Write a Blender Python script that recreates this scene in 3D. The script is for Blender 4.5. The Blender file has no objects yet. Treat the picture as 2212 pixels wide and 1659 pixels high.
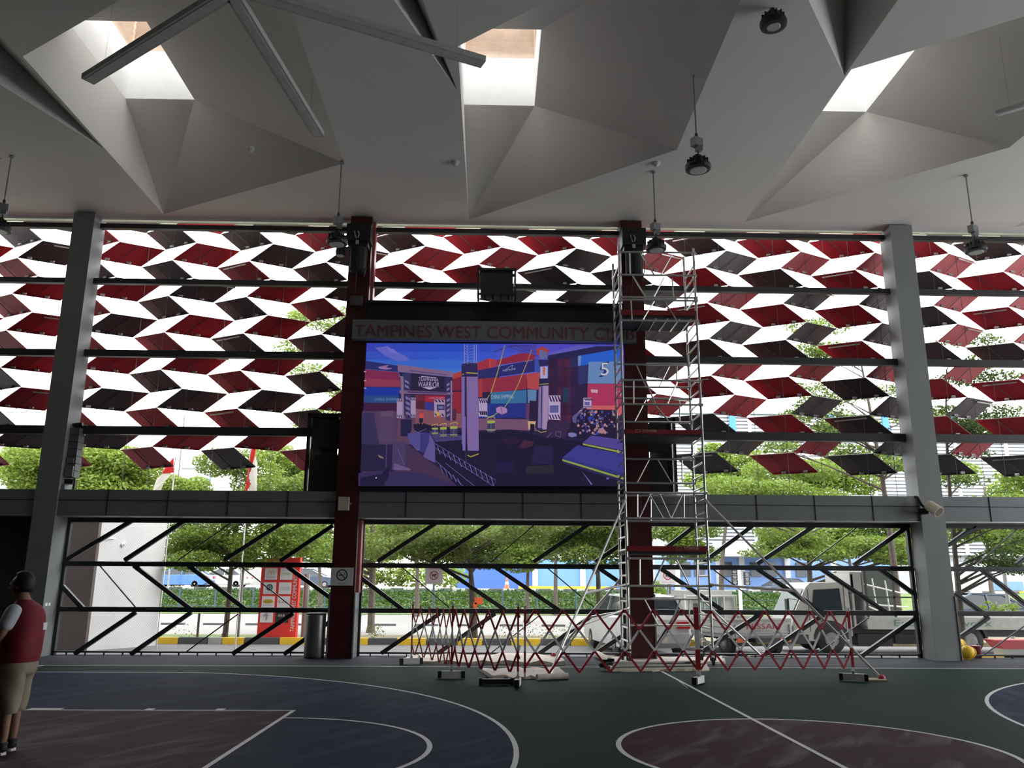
import bpy, bmesh, math, random
from mathutils import Vector, Matrix
from mathutils.geometry import tessellate_polygon
random.seed(7)
PI=math.pi
C=bpy.context.scene.collection
sc=bpy.context.scene
# ---------------------------------------------------------------- camera
F=1787.55; PITCH=.2349976; ROLL=.0057207; YAW=.0222; H=1.529
_cp,_sp,_cy,_sy=math.cos(PITCH),math.sin(PITCH),math.cos(YAW),math.sin(YAW)
FW=Vector((_sy*_cp,_cy*_cp,_sp)); _r=Vector((_cy,-_sy,0)); _u=_r.cross(FW)
RT=math.cos(ROLL)*_r+math.sin(ROLL)*_u; UP=-math.sin(ROLL)*_r+math.cos(ROLL)*_u
cd=bpy.data.cameras.new('camera'); cam=bpy.data.objects.new('camera',cd); C.objects.link(cam)
cd.sensor_width=36; cd.lens=F/2212*36; cd.clip_end=600; cd.clip_start=.05
m=Matrix((RT,UP,-FW)).transposed().to_4x4(); m.translation=Vector((0,0,H)); cam.matrix_world=m
sc.camera=cam
def ray(x,y): return FW+(x-1106)/F*RT-(y-829.5)/F*UP
def at(x,y,Y):
    v=ray(x,y); return Vector((0,0,H))+v*(Y/v.y)
def gz(x,y,z=0):
    v=ray(x,y); return Vector((0,0,H))+v*((z-H)/v.z)
def atX(x,y,X):
    v=ray(x,y); return Vector((0,0,H))+v*(X/v.x)
# ---------------------------------------------------------------- sky, sun, exposure
w=bpy.data.worlds.new('overcast_sky'); sc.world=w; w.use_nodes=True
nt=w.node_tree; bg=nt.nodes['Background']
tc=nt.nodes.new('ShaderNodeTexCoord'); sx=nt.nodes.new('ShaderNodeSeparateXYZ'); cr=nt.nodes.new('ShaderNodeValToRGB')
nt.links.new(tc.outputs['Generated'],sx.inputs[0]); nt.links.new(sx.outputs['Z'],cr.inputs[0]); nt.links.new(cr.outputs[0],bg.inputs[0])
cr.color_ramp.elements[0].position=0; cr.color_ramp.elements[0].color=(.93,.96,1,1)
cr.color_ramp.elements[1].position=.8; cr.color_ramp.elements[1].color=(.98,.98,1,1)
bg.inputs[1].default_value=3.6
sl=bpy.data.lights.new('sun','SUN'); so=bpy.data.objects.new('sun',sl); C.objects.link(so)
sl.energy=2.6; sl.angle=math.radians(25); sl.color=(1,.96,.88); so.rotation_euler=Vector((.80,-.15,.62)).to_track_quat('Z','Y').to_euler()
vs=sc.view_settings; vs.view_transform='Standard'; vs.look='None'; vs.gamma=1; vs.use_curve_mapping=False; vs.exposure=.5
sc.cycles.max_bounces=10; sc.cycles.diffuse_bounces=7; sc.cycles.transparent_max_bounces=12
sc.cycles.caustics_reflective=False; sc.cycles.caustics_refractive=False
# ---------------------------------------------------------------- materials
MT={}
def mat(name,col,rough=.6,metal=0,var=.08,scale=6,emit=0,trans=0,attr=False,alpha=None):
    if name in MT: return MT[name]
    m=bpy.data.materials.new(name); m.use_nodes=True; n=m.node_tree; b=n.nodes['Principled BSDF']
    b.inputs['Roughness'].default_value=rough; b.inputs['Metallic'].default_value=metal
    col=tuple(col)+(1,)
    if attr:
        a=n.nodes.new('ShaderNodeVertexColor'); a.layer_name='Col'
        n.links.new(a.outputs[0],b.inputs['Base Color'])
        if emit:
            b.inputs['Base Color'].default_value=(0,0,0,1); n.links.remove(b.inputs['Base Color'].links[0])
            n.links.new(a.outputs[0],b.inputs['Emission Color']); b.inputs['Emission Strength'].default_value=emit
    else:
        g=n.nodes.new('ShaderNodeTexCoord'); t=n.nodes.new('ShaderNodeTexNoise'); t.inputs['Scale'].default_value=scale; t.inputs['Detail'].default_value=4
        r=n.nodes.new('ShaderNodeValToRGB'); r.color_ramp.elements[0].position=.3; r.color_ramp.elements[1].position=.7
        r.color_ramp.elements[0].color=tuple(max(0,c*(1-var)) for c in col[:3])+(1,)
        r.color_ramp.elements[1].color=tuple(min(1,c*(1+var)) for c in col[:3])+(1,)
        n.links.new(g.outputs['Object'],t.inputs['Vector']); n.links.new(t.outputs[0],r.inputs[0]); n.links.new(r.outputs[0],b.inputs['Base Color'])
        if emit: n.links.new(r.outputs[0],b.inputs['Emission Color']); b.inputs['Emission Strength'].default_value=emit
    if trans:
        tr=n.nodes.new('ShaderNodeBsdfTranslucent'); tr.inputs[0].default_value=(min(1,col[0]*1.5),min(1,col[1]*1.4),col[2],1)
        mx=n.nodes.new('ShaderNodeMixShader'); mx.inputs[0].default_value=trans
        n.links.new(b.outputs[0],mx.inputs[1]); n.links.new(tr.outputs[0],mx.inputs[2]); n.links.new(mx.outputs[0],n.nodes['Material Output'].inputs[0])
    if alpha is not None:
        tr=n.nodes.new('ShaderNodeBsdfTransparent'); mx=n.nodes.new('ShaderNodeMixShader'); mx.inputs[0].default_value=alpha
        n.links.new(tr.outputs[0],mx.inputs[1]); n.links.new(b.outputs[0],mx.inputs[2]); n.links.new(mx.outputs[0],n.nodes['Material Output'].inputs[0])
    MT[name]=m; return m
def court_mat(name,col,streak,amt,rough=.7):
    m=bpy.data.materials.new(name); m.use_nodes=True; n=m.node_tree; b=n.nodes['Principled BSDF']; b.inputs['Roughness'].default_value=rough; b.inputs['Specular IOR Level'].default_value=.05
    g=n.nodes.new('ShaderNodeTexCoord'); mp=n.nodes.new('ShaderNodeMapping'); mp.inputs['Rotation'].default_value=(0,0,-1.0); mp2=n.nodes.new('ShaderNodeMapping'); mp2.inputs['Scale'].default_value=(.5,1.9,1)
    t=n.nodes.new('ShaderNodeTexNoise'); t.inputs['Scale'].default_value=1.7; t.inputs['Detail'].default_value=6; t.inputs['Distortion'].default_value=.6
    r=n.nodes.new('ShaderNodeValToRGB'); r.color_ramp.elements[0].position=.5; r.color_ramp.elements[1].position=.72
    r.color_ramp.elements[0].color=(*col,1); r.color_ramp.elements[1].color=tuple(a+(s-a)*amt for a,s in zip(col,streak))+(1,)
    n.links.new(g.outputs['Object'],mp.inputs[0]); n.links.new(mp.outputs[0],mp2.inputs[0]); n.links.new(mp2.outputs[0],t.inputs[0]); n.links.new(t.outputs[0],r.inputs[0]); n.links.new(r.outputs[0],b.inputs['Base Color'])
    t2=n.nodes.new('ShaderNodeTexNoise'); t2.inputs['Scale'].default_value=120; bp=n.nodes.new('ShaderNodeBump'); bp.inputs['Strength'].default_value=.15
    n.links.new(g.outputs['Object'],t2.inputs[0]); n.links.new(t2.outputs[0],bp.inputs['Height']); n.links.new(bp.outputs[0],b.inputs['Normal'])
    return m
M_ceil=mat('ceiling_paint',(.77,.745,.715),.8,var=.02,scale=1)
M_white=mat('white_paint',(.88,.90,.89),.7,var=.02)
M_grey=mat('column_grey',(.23,.24,.24),.55,var=.05,scale=2)
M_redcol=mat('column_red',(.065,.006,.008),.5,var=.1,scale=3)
M_pinkside=mat('column_red_pale',(.45,.13,.14),.5)
M_black=mat('black_metal',(.012,.012,.014),.5)
M_dark=mat('dark_steel',(.035,.037,.04),.45,var=.15)
M_clad=mat('grey_cladding',(.20,.21,.215),.4,var=.05,scale=2)
M_joint=mat('joint_black',(.02,.02,.02),.8)
M_pred=mat('panel_red',(.42,.03,.045),.45,var=.12,scale=2)
M_pdark=mat('panel_charcoal',(.075,.06,.06),.45,var=.15,scale=2)
M_alu=mat('aluminium',(.62,.62,.60),.35,.7,var=.12,scale=30)
M_plred=mat('platform_red',(.22,.012,.02),.5)
M_bred=mat('barrier_red',(.42,.015,.03),.45,var=.1)
M_bwhite=mat('barrier_white',(.78,.78,.77),.45)
M_rubber=mat('black_rubber',(.02,.02,.02),.8)
M_canvas=mat('cream_canvas',(.72,.65,.57),.85,var=.12,scale=9)
M_steel=mat('brushed_steel',(.20,.20,.19),.35,.6,var=.15,scale=20)
M_glasslens=mat('lamp_lens',(.45,.46,.46),.3)
M_beige=mat('beige_louver',(.62,.50,.40),.7)
M_yellow=mat('yellow_paint',(.85,.55,.03),.5)
M_cream=mat('cream_plastic',(.55,.50,.38),.5)
M_line=mat('line_white',(.62,.62,.62),.6,var=.06,scale=14)
M_col=mat('printed_sign',(1,1,1),.5,attr=True)
M_scr=mat('led_picture',(1,1,1),.5,attr=True,emit=.48)
M_trunk=mat('bark',(.09,.075,.06),.9,var=.3,scale=12)
M_glass=mat('dark_glass',(.03,.04,.045),.08)
# ---------------------------------------------------------------- helpers
ORG={}
class MB:
    def __init__(s): s.v=[]; s.f=[]; s.m=[]; s.c=[]
    def add(s,vs,fs,mi=0,col=None):
        o=len(s.v); s.v+=[Vector(v) for v in vs]
        for f in fs: s.f.append([i+o for i in f]); s.m.append(mi); s.c.append(col)
        return s
    def box(s,c,d,mi=0,rot=None,col=None):
        c=Vector(c); hx,hy,hz=d[0]/2,d[1]/2,d[2]/2
        vs=[Vector((x,y,z)) for x in(-hx,hx) for y in(-hy,hy) for z in(-hz,hz)]
        if rot: R=rot if isinstance(rot,Matrix) else Matrix.Rotation(rot,3,'Z'); vs=[R@v for v in vs]
        return s.add([v+c for v in vs],[(0,1,3,2),(4,6,7,5),(0,4,5,1),(2,3,7,6),(0,2,6,4),(1,5,7,3)],mi,col)
    def bb(s,x0,x1,y0,y1,z0,z1,mi=0,col=None): return s.box(((x0+x1)/2,(y0+y1)/2,(z0+z1)/2),(abs(x1-x0),abs(y1-y0),abs(z1-z0)),mi,None,col)
    def tube(s,a,b,r,n=8,r2=None,mi=0,cap=True):
        a=Vector(a); b=Vector(b); d=(b-a); 
        if d.length<1e-6: return s
        r2=r if r2 is None else r2; q=d.to_track_quat('Z','Y')
        vs=[a+q@Vector((r*math.cos(2*PI*i/n),r*math.sin(2*PI*i/n),0)) for i in range(n)]+[b+q@Vector((r2*math.cos(2*PI*i/n),r2*math.sin(2*PI*i/n),0)) for i in range(n)]
        fs=[(i,(i+1)%n,n+(i+1)%n,n+i) for i in range(n)]
        if cap: fs+=[tuple(reversed(range(n))),tuple(range(n,2*n))]
        return s.add(vs,fs,mi)
    def path(s,pts,r,n=6,mi=0):
        for a,b in zip(pts,pts[1:]): s.tube(a,b,r if not isinstance(r,(list,tuple)) else r[0],n,mi=mi)
        return s
    def bar(s,a,b,w,h,mi=0,up=(0,1,0)):   # rectangular bar, w across, h along 'up'
        a=Vector(a); b=Vector(b); d=(b-a).normalized(); u=Vector(up); u=(u-d*u.dot(d)).normalized(); x=d.cross(u)
        vs=[p+x*(i*w/2)+u*(j*h/2) for p in(a,b) for i,j in((-1,-1),(1,-1),(1,1),(-1,1))]
        return s.add(vs,[(0,1,2,3),(7,6,5,4),(0,4,5,1),(1,5,6,2),(2,6,7,3),(3,7,4,0)],mi)
    def lathe(s,c,prof,n=20,mi=0,axis='Z'):
        c=Vector(c); vs=[]; R={'Z':Matrix.Identity(3),'Y':Matrix.Rotation(-PI/2,3,'X'),'X':Matrix.Rotation(PI/2,3,'Y')}[axis] if isinstance(axis,str) else axis
        for r,z in prof: vs+=[c+R@Vector((r*math.cos(2*PI*i/n),r*math.sin(2*PI*i/n),z)) for i in range(n)]
        fs=[(k*n+i,k*n+(i+1)%n,(k+1)*n+(i+1)%n,(k+1)*n+i) for k in range(len(prof)-1) for i in range(n)]
        fs+=[tuple(reversed(range(n))),tuple(range((len(prof)-1)*n,len(prof)*n))]
        return s.add(vs,fs,mi)
    def prism(s,poly,d,mi=0,col=None):  # planar polygon (3D pts) extruded by vector d
        n=len(poly); p=[Vector(v) for v in poly]; d=Vector(d)
        return s.add(p+[v+d for v in p],[tuple(range(n)),tuple(reversed(range(n,2*n)))]+[(i,n+i,n+(i+1)%n,(i+1)%n) for i in range(n)],mi,col)
    def poly(s,pts,mi=0,col=None): return s.add(pts,[tuple(range(len(pts)))],mi,col)
    def ball(s,c,r,mi=0,n=10,col=None):
        c=Vector(c); r=Vector(r) if not isinstance(r,(int,float)) else Vector((r,r,r)); vs=[];k=n//2
        for j in range(k+1):
            a=PI*j/k
            for i in range(n): vs.append(c+Vector((r.x*math.sin(a)*math.cos(2*PI*i/n),r.y*math.sin(a)*math.sin(2*PI*i/n),r.z*math.cos(a))))
        return s.add(vs,[(j*n+i,(j+1)*n+i,(j+1)*n+(i+1)%n,j*n+(i+1)%n) for j in range(k) for i in range(n)],mi,col)
    def text(s,txt,o,ux,uz,h,width=None,mi=0,col=None,center=False,dep=None):
        vs,fs,w,hh=glyphs(txt); o=Vector(o); ux=Vector(ux); uz=Vector(uz); k=h/hh; kx=k if width is None else width/w
        if center: o=o-ux*(w*kx/2)
        P=[o+ux*(v[0]*kx)+uz*(v[1]*k) for v in vs]
        s.add(P,fs,mi,col)
        return s
    def build(s,name,mats,parent=None,smooth=False,loc=None):
        me=bpy.data.meshes.new(name); o=bpy.data.objects.new(name,me); C.objects.link(o)
        org=Vector((0,0,0))
        if parent is not None: org=ORG.get(parent.name,Vector((0,0,0))); o.parent=parent; ORG[o.name]=org
        elif loc is not None: org=Vector(loc); o.location=org; ORG[o.name]=org
        me.from_pydata([tuple(v-org) for v in s.v],[],s.f)
        if not isinstance(mats,(list,tuple)): mats=[mats]
        for x in mats: me.materials.append(x)
        me.polygons.foreach_set('material_index',s.m)
        if smooth: me.polygons.foreach_set('use_smooth',[True]*len(me.polygons))
        if any(c is not None for c in s.c):
            a=me.color_attributes.new('Col','FLOAT_COLOR','CORNER'); arr=[]
            for p,c in zip(me.polygons,s.c):
                c=c or (1,1,1); arr+=[c[0],c[1],c[2],1.0]*p.loop_total
            a.data.foreach_set('color',arr)
        me.update(); return o
_G={}
def glyphs(txt):
    if txt in _G: return _G[txt]
    cu=bpy.data.curves.new('lettering','FONT'); cu.body=txt; cu.resolution_u=3; ob=bpy.data.objects.new('lettering',cu); C.objects.link(ob)
    bpy.context.view_layer.update(); dg=bpy.context.evaluated_depsgraph_get(); me=bpy.data.meshes.new_from_object(ob.evaluated_get(dg))
    vs=[(v.co.x,v.co.y) for v in me.vertices]; fs=[tuple(p.vertices) for p in me.polygons]
    bpy.data.objects.remove(ob); bpy.data.curves.remove(cu); bpy.data.meshes.remove(me)
    x0=min(v[0] for v in vs); x1=max(v[0] for v in vs); y1=max(v[1] for v in vs); y0=min(v[1] for v in vs)
    vs=[(a-x0,b-y0) for a,b in vs]; _G[txt]=(vs,fs,x1-x0,y1-y0); return _G[txt]
def tag(o,label,cat=None,group=None,kind=None):
    if label: o['label']=label
    if cat: o['category']=cat
    if group: o['group']=group
    if kind: o['kind']=kind
    return o
def thing(name,label,cat,loc,group=None,kind=None):
    o=bpy.data.objects.new(name,None); C.objects.link(o); o.location=loc; o.empty_display_size=.2; ORG[o.name]=Vector(loc)
    return tag(o,label,cat,group,kind)
def dup(root,loc,label=None,group=None):
    r=root.copy(); C.objects.link(r); r.location=loc; ORG[r.name]=Vector(loc)
    if label: r['label']=label
    if group: r['group']=group
    for ch in list(root.children):
        c=ch.copy(); C.objects.link(c); c.parent=r
        for g in ch.children:
            e=g.copy(); C.objects.link(e); e.parent=c
    return r
def S(v): return tuple(((c/255+.055)/1.055)**2.4 if c>10 else c/255/12.92 for c in v)
# ================================================================ SETTING
Z0=9.72
# ---- court floor
CX,CY=3.027,8.354; SY=CY+7.76
mg=court_mat('court_green',(.010,.029,.024),(.022,.036,.032),.25); mblue=court_mat('court_blue',(.0085,.0155,.044),(.05,.062,.095),.5)
mbrown=court_mat('court_maroon',(.044,.0145,.016),(.15,.115,.115),.75); mstrip=court_mat('apron_grey',(.055,.06,.069),(.085,.085,.09),.5)
fl=MB()
fl.bb(-18,22,-10,SY,-.1,0,0); fl.bb(-18,22,SY,18.55,-.1,0,3)
def disc(cx,cy,r,z,mi,a0=0,a1=2*PI,n=72): fl.poly([(cx,cy,z)]*0+[(cx+r*math.cos(a0+(a1-a0)*i/n),cy+r*math.sin(a0+(a1-a0)*i/n),z) for i in range(n+(0 if a1-a0>6.2 else 1))],mi)
def ring(cx,cy,r,z,a0=0,a1=2*PI,n=96,wd=.05):
    for i in range(n):
        a,b=a0+(a1-a0)*i/n,a0+(a1-a0)*(i+1)/n
        fl.poly([(cx+(r+s*wd/2)*math.cos(t),cy+(r+s*wd/2)*math.sin(t),z) for t,s in((a,-1),(a,1),(b,1),(b,-1))],4)
def ln(x0,y0,x1,y1,z=.003,wd=.05):
    d=Vector((x1-x0,y1-y0,0)).normalized(); n=Vector((-d.y,d.x,0))*wd/2
    fl.poly([Vector((x0,y0,z))-n,Vector((x1,y1,z))-n,Vector((x1,y1,z))+n,Vector((x0,y0,z))+n],4)
AX=CX-9.579; AR=6.796; SH=6.62
for sgn in (-1,1):
    ax=CX+sgn*9.579; a=math.asin(SH/AR)
    pts=[(ax+sgn*(-AR*math.cos(-a+2*a*i/60)),CY+AR*math.sin(-a+2*a*i/60),.001) for i in range(61)]
    ex=ax+sgn*1.62
    fl.poly(pts+[(ex,CY+SH,.001),(ex,CY-SH,.001)],1)
    for i in range(60):
        t0,t1=-a+2*a*i/60,-a+2*a*(i+1)/60
        fl.poly([(ax-sgn*(AR+s*.025)*math.cos(t),CY+(AR+s*.025)*math.sin(t),.003) for t,s in((t0,-1),(t0,1),(t1,1),(t1,-1))],4)
    for s in(-1,1): ln(ax-sgn*AR*math.cos(a),CY+s*SH,ex,CY+s*SH)
    kx=CX+sgn*5.411
    fl.bb(kx,ex,CY-2.367,CY+2.367,.0005,.002,2)
    for s in(-1,1):
        ln(kx,CY+s*2.367,ex,CY+s*2.367,.004)
        for d0,wd in((.85,.1),(1.7,.1),(2.6,.4)): fl.bb(kx+sgn*(d0+ (0 if wd<.2 else .2)),kx+sgn*(d0+wd+(0 if wd<.2 else .2)),CY+s*2.367,CY+s*2.50,.0045,.005,4)
    ln(kx,CY-2.39,kx,CY+2.39,.004)
    ring(kx,CY,1.813,.004,PI/2 if sgn>0 else -PI/2,3*PI/2 if sgn>0 else PI/2)
    ln(ex,-2,ex,SY)
disc(CX,CY,1.8,.002,2); ring(CX,CY,1.8,.004); ln(CX,-2,CX,SY,.005); ln(-15,SY,21,SY,.004,.05); ln(-15,CY-7.76,21,CY-7.76,.004)
ln(2.94,SY-3.1,3.03,SY-1.9,.0052,.012)
o=fl.build('floor',[mg,mblue,mbrown,mstrip,M_line]); tag(o,None,kind='structure')
# ---- ceiling
def z0(x,y): p=gz(x,y,Z0); return (p.x,p.y)
ce=MB(); holes=[]
SK=[]   # skylights
REC=[(-7.65,17.8,-3.06,15.26,11.92,8.95),(-.63,17.85,3.50,14.5,11.44,8.1),(5.79,17.75,9.87,14.2,11.84,9.05),(-14.5,17.8,-9.9,15.3,11.9,8.95),(12.2,17.8,16.4,14.3,11.6,8.8)]
ZS=11.2
for i,(xl,ya,xr,yb,yc,yd) in enumerate(REC):
    A=Vector((xl,ya,Z0)); B=Vector((xr,yb,Z0)); D=Vector((xr,yd,Z0)); Cc=Vector((xl,yc,Z0))
    holes.append([A,B,D,Cc])
    sx0=xl-.02 if i!=1 else -.69; sx1={0:-6.26,1:.78,2:7.76,3:-13,4:13.8}[i]; y1=15.43; y0=12.98
    S1=Vector((sx0,y1,ZS)); S2=Vector((sx1,y1,ZS)); S3=Vector((sx1,y0,ZS)); S4=Vector((sx0,y0,ZS))
    for f in ((A,B,S2),(A,S2,S1),(B,D,S3),(B,S3,S2),(D,Cc,S4),(D,S4,S3),(Cc,A,S1),(Cc,S1,S4)): ce.poly([Vector(v) for v in f])
    SK.append((sx0,sx1,y0,y1))
def rdg(T,x,y,z,Y): T=Vector((T[0],T[1],Z0)); q=gz(x,y,z); return T+(q-T)*((Y-T.y)/(q.y-T.y))
RL=rdg((-7.67,14.85),0,95,10.5,9.3); RM=rdg((-.67,12.66),900,0,10.4,8.2); RR=rdg((5.76,12.02),1827,0,10.7,9.1)
def ext(T,P,Y): t=(Y-T[1])/(P[1]-T[1]); return (T[0]+(P[0]-T[0])*t,Y)
for T,P,Q,Yn,R in ((( -7.67,14.85),z0(0,182),(-7.68,11),9.3,RL),((-.67,12.66),z0(852,0),z0(915,0),8.2,RM),((5.76,12.02),z0(1747,0),(5.77,10),9.1,RR)):
    a=ext(T,P,Yn); b=ext(T,Q,Yn); e=.012
    Tv=Vector((T[0]-e,T[1],Z0)); a=Vector((*a,Z0)); b=Vector((b[0]-e,b[1],Z0)); R=Vector(R)
    holes.append([Tv,b,a]); ce.poly([Tv,a,R]); ce.poly([Tv,R,b]); ce.poly([a,b,R])
outer=[Vector((-18,-10,Z0)),Vector((22,-10,Z0)),Vector((22,18.02,Z0-.04)),Vector((-18,18.02,Z0-.04))]
allp=outer+[v for h in holes for v in h]
tri=tessellate_polygon([outer]+holes); ce.add(allp,[tuple(t) for t in tri])
ce.bb(-18,22,18.02,18.06,Z0-.04,Z0+.35)
o=ce.build('ceiling',M_ceil); tag(o,None,kind='structure')
for i,(a,b,c,d) in enumerate(SK):
    t=thing('skylight',['white skylight shaft with corner louvers on the left','white skylight shaft with beige slats over the screen','slanting white skylight shaft on the right','skylight shaft beyond the left edge','skylight shaft beyond the right edge'][i],'skylight',((a+b)/2,(c+d)/2,ZS),'roof skylights')
    zt=12.32
    s=MB(); e=.03
    s.bb(a-e,a,c-e,d+e,ZS-.001,zt); s.bb(b,b+e,c-e,d+e,ZS-.001,zt); s.bb(a,b,d,d+e,ZS-.001,zt); s.bb(a,b,c-e,c,ZS-.001,zt); s.build('shaft',M_white,t)
    l=MB()
    for k in range(7):
        z=zt+.1+k*.13
        R=Matrix.Rotation(math.radians(38),3,'X')
        l.box(((a+b)/2,d+.04,z),(b-a,.012,.11),0,R); l.box(((a+b)/2,c-.04,z),(b-a,.012,.11),0,Matrix.Rotation(math.radians(-38),3,'X'))
        l.box((a-.04,(c+d)/2,z),(.012,d-c,.11),0,Matrix.Rotation(math.radians(38),3,'Y')); l.box((b+.04,(c+d)/2,z),(.012,d-c,.11),0,Matrix.Rotation(math.radians(-38),3,'Y'))
    for x in(a-.03,b+.03):
        for y in(c-.03,d+.03): l.bb(x-.04,x+.04,y-.04,y+.04,zt,zt+.95)
    l.bb(a-.3,b+.3,d+.16,d+.2,zt,zt+.95,1); l.bb(a-.3,a-.2,c,d,zt,zt+.95,1); l.bb(b+.2,b+.3,c,d,zt,zt+.95,1); l.bb(a,b,c-.3,c-.2,zt,zt+.95,1)
    l.build('louver',[M_beige,mat('louver_back',(.30,.20,.14),.8)],t)
    g=MB(); g.bb(a-.3,b+.3,c-.3,d+.3,zt+.95,zt+.97); g.build('glass_cover',mat('roof_glass',(.9,.95,.95),.2,alpha=.03),t)
# ---- walls
wl=MB(); wl.bb(-18,-9.62,18.2,18.45,0,2.84); tag(wl.build('wall_front',mat('wall_brown',(.10,.075,.07),.8,var=.05)),None,kind='structure')
wl=MB(); wl.bb(-18.2,-18,-10,18.5,0,Z0); tag(wl.build('wall_left',mat('wall_dull',(.08,.075,.07),.8,var=.05)),None,kind='structure')
wl=MB(); wl.bb(-18,22,-10.2,-10,0,Z0); tag(wl.build('wall_back',MT['wall_dull']),None,kind='structure')
wl=MB(); wl.bb(22,22.2,16.5,18.5,0,Z0); wl.bb(22,22.2,-10,3,0,Z0); wl.bb(22,22.2,3,16.5,7.6,Z0); tag(wl.build('wall_right_unseen',MT['wall_dull']),None,kind='structure')  # unseen right wall, added to darken the hall; opening shaped to light the right
# ---- columns
def column(xl,xr,m,name,label,side=None):
    t=thing(name,label,'column',((xl+xr)/2,17.95,0),kind='structure'); b=MB(); b.bb(xl,xr,17.7,18.24,0,Z0-.03,0); b.build('shaft',m,t)
    return t
cl=column(-9.63,-9.155,M_grey,'column','grey column at the left end of the fence, carrying a line speaker')
b=MB(); b.bb(-9.16,-9.152,17.78,17.86,1.0,1.06,0); b.bb(-9.16,-9.152,17.9,17.98,1.0,1.06,0); b.build('socket_plate',M_white,cl)
cr_=column(9.185,9.70,M_grey,'column','grey column beside the yellow helmets, right of the scaffold')
b=MB()
b.bb(9.165,9.185,17.69,18.0,.0,1.3); b.bb(9.70,9.72,17.68,18.0,0,1.3); b.build('edge_guard',M_clad,cr_)
ca=column(-3.33,-2.84,M_redcol,'column','dark red column with a no smoking notice, left of the screen')
cb=column(2.88,3.37,M_redcol,'column','dark red column standing behind the scaffold tower')
for t,x0,x1 in((ca,-3.33,-2.84),(cb,2.88,3.37)):
    b=MB(); b.bb(x0-.03,x0,17.68,18.2,.0,1.3); b.bb(x1,x1+.03,17.68,18.2,0,1.3); b.build('edge_guard',M_clad,t)
    b=MB(); b.bb(x1-.002,x1+.05,17.95,18.2,1.3,2.8); b.bb(x1-.002,x1+.05,17.95,18.2,7.65,Z0-.05); b.build('pale_side',M_pinkside,t)  # paler red strip on the right side face of each red column
# ---- clad beam
bays=[(-16,-9.63),(-9.155,-3.33),(-2.84,2.88),(3.37,9.185),(9.70,16)]
be=MB()
for a,b_ in bays:
    be.bb(a,b_,17.76,18.3,2.845,3.385,0)
    be.bb(a,b_,17.748,17.76,3.16,3.172,1)
    be.bb(a,b_,17.74,18.25,2.83,2.845,2)
for x,y in((230,1100),(361,1100),(491,1100),(621,1100),(877,1100),(1003,1100),(1130,1100),(1256,1100),(1635,1100),(1761,1100),(1886,1100),(2139,1100)):
    p=at(x,y,17.75); be.bb(p.x-.007,p.x+.007,17.747,17.76,2.845,3.385,1)
tag(be.build('trim_1',[M_clad,M_joint,M_alu]),None,kind='structure')
# ---- facade rails
hb=MB()
for za,zb in((9.45,9.56),(8.10,8.22),(6.38,6.53),(4.62,4.80)):
    for a,b_ in bays:
        hb.bb(a,b_,18.0,18.05,za,zb); hb.bb(a,b_,18.05,18.13,zb-.02,zb); hb.bb(a,b_,18.05,18.13,za,za+.02)
tag(hb.build('trim_2',M_dark),None,kind='structure')
b=MB(); b.bb(-16,16,18.9,19.1,9.97,10.4); b.bb(-16,16,18.13,18.16,9.655,9.73); tag(b.build('trim_3',mat('green_lintel',(.42,.46,.36),.7)),None,kind='structure')
# tension wires
for i,x in enumerate([p for p in (-8.1,-7.55,-6.9,-6.2,-5.55,-4.9,-4.35,4.5,5.3,5.9,6.6,7.35,7.8,8.4,9.0,9.95,10.4,11.0,11.5)]):
    b=MB(); b.tube((x,18.28,3.38),(x,18.28,9.6),.006,5)
    o=b.build('tension_wire',M_dark,loc=(x,18.28,3.38)); tag(o,'thin vertical steel wire rising from the grey beam behind the panels','wire','facade tension wires')
# ================================================================ FACADE PANELS
PIT=1.795; XE=-7.58; SHX=.54; YN,YF=18.35,18.83
def zj(j): return 8.82-.4415*(j-2)
ROWS={0:{-2:'d',-1:'r',0:'d',1:'d',2:'r',3:'d',4:'r',5:'r',6:'r',7:'d',8:'r',9:'r',10:'r',11:'d'},
1:'-3rdrrddrrdrdrrrr',2:'-2rddrdrrddrdrdr',3:'-2rrdrdrdddrddrr',4:'-2rrddrxxxxrrrdr',5:'-3rrdrrdxxxdddddrr',6:'-2rrrddxxxrddrdd',7:'-2rrrrrxxxdrrrrr',8:'-2drdrdxxxrrrdrr',9:'-2rdddrxxxrrdddd',10:'-2drrrdxxxddrdrr',11:'-2ddrrxxxxxdrdrd',12:'-2rrrdrxxxxdrddd'}
ROWS[5]='-3rrdrrdxxxddddrr'
RN=['top','second','third','fourth','fifth','sixth','seventh','eighth','ninth','tenth','eleventh','twelfth','bottom']
ORD=['first','second','third','fourth','fifth','sixth','seventh','eighth','ninth','tenth','eleventh','twelfth','thirteenth','fourteenth','fifteenth']
def vert(col,k,j):   # lattice point: column line N_k or F_k, row line j
    x=XE+k*PIT+(PIT/2 if col=='F' else 0)+(SHX if j%2 else 0); return Vector((x,YN if col=='N' else YF,zj(j)))
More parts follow.
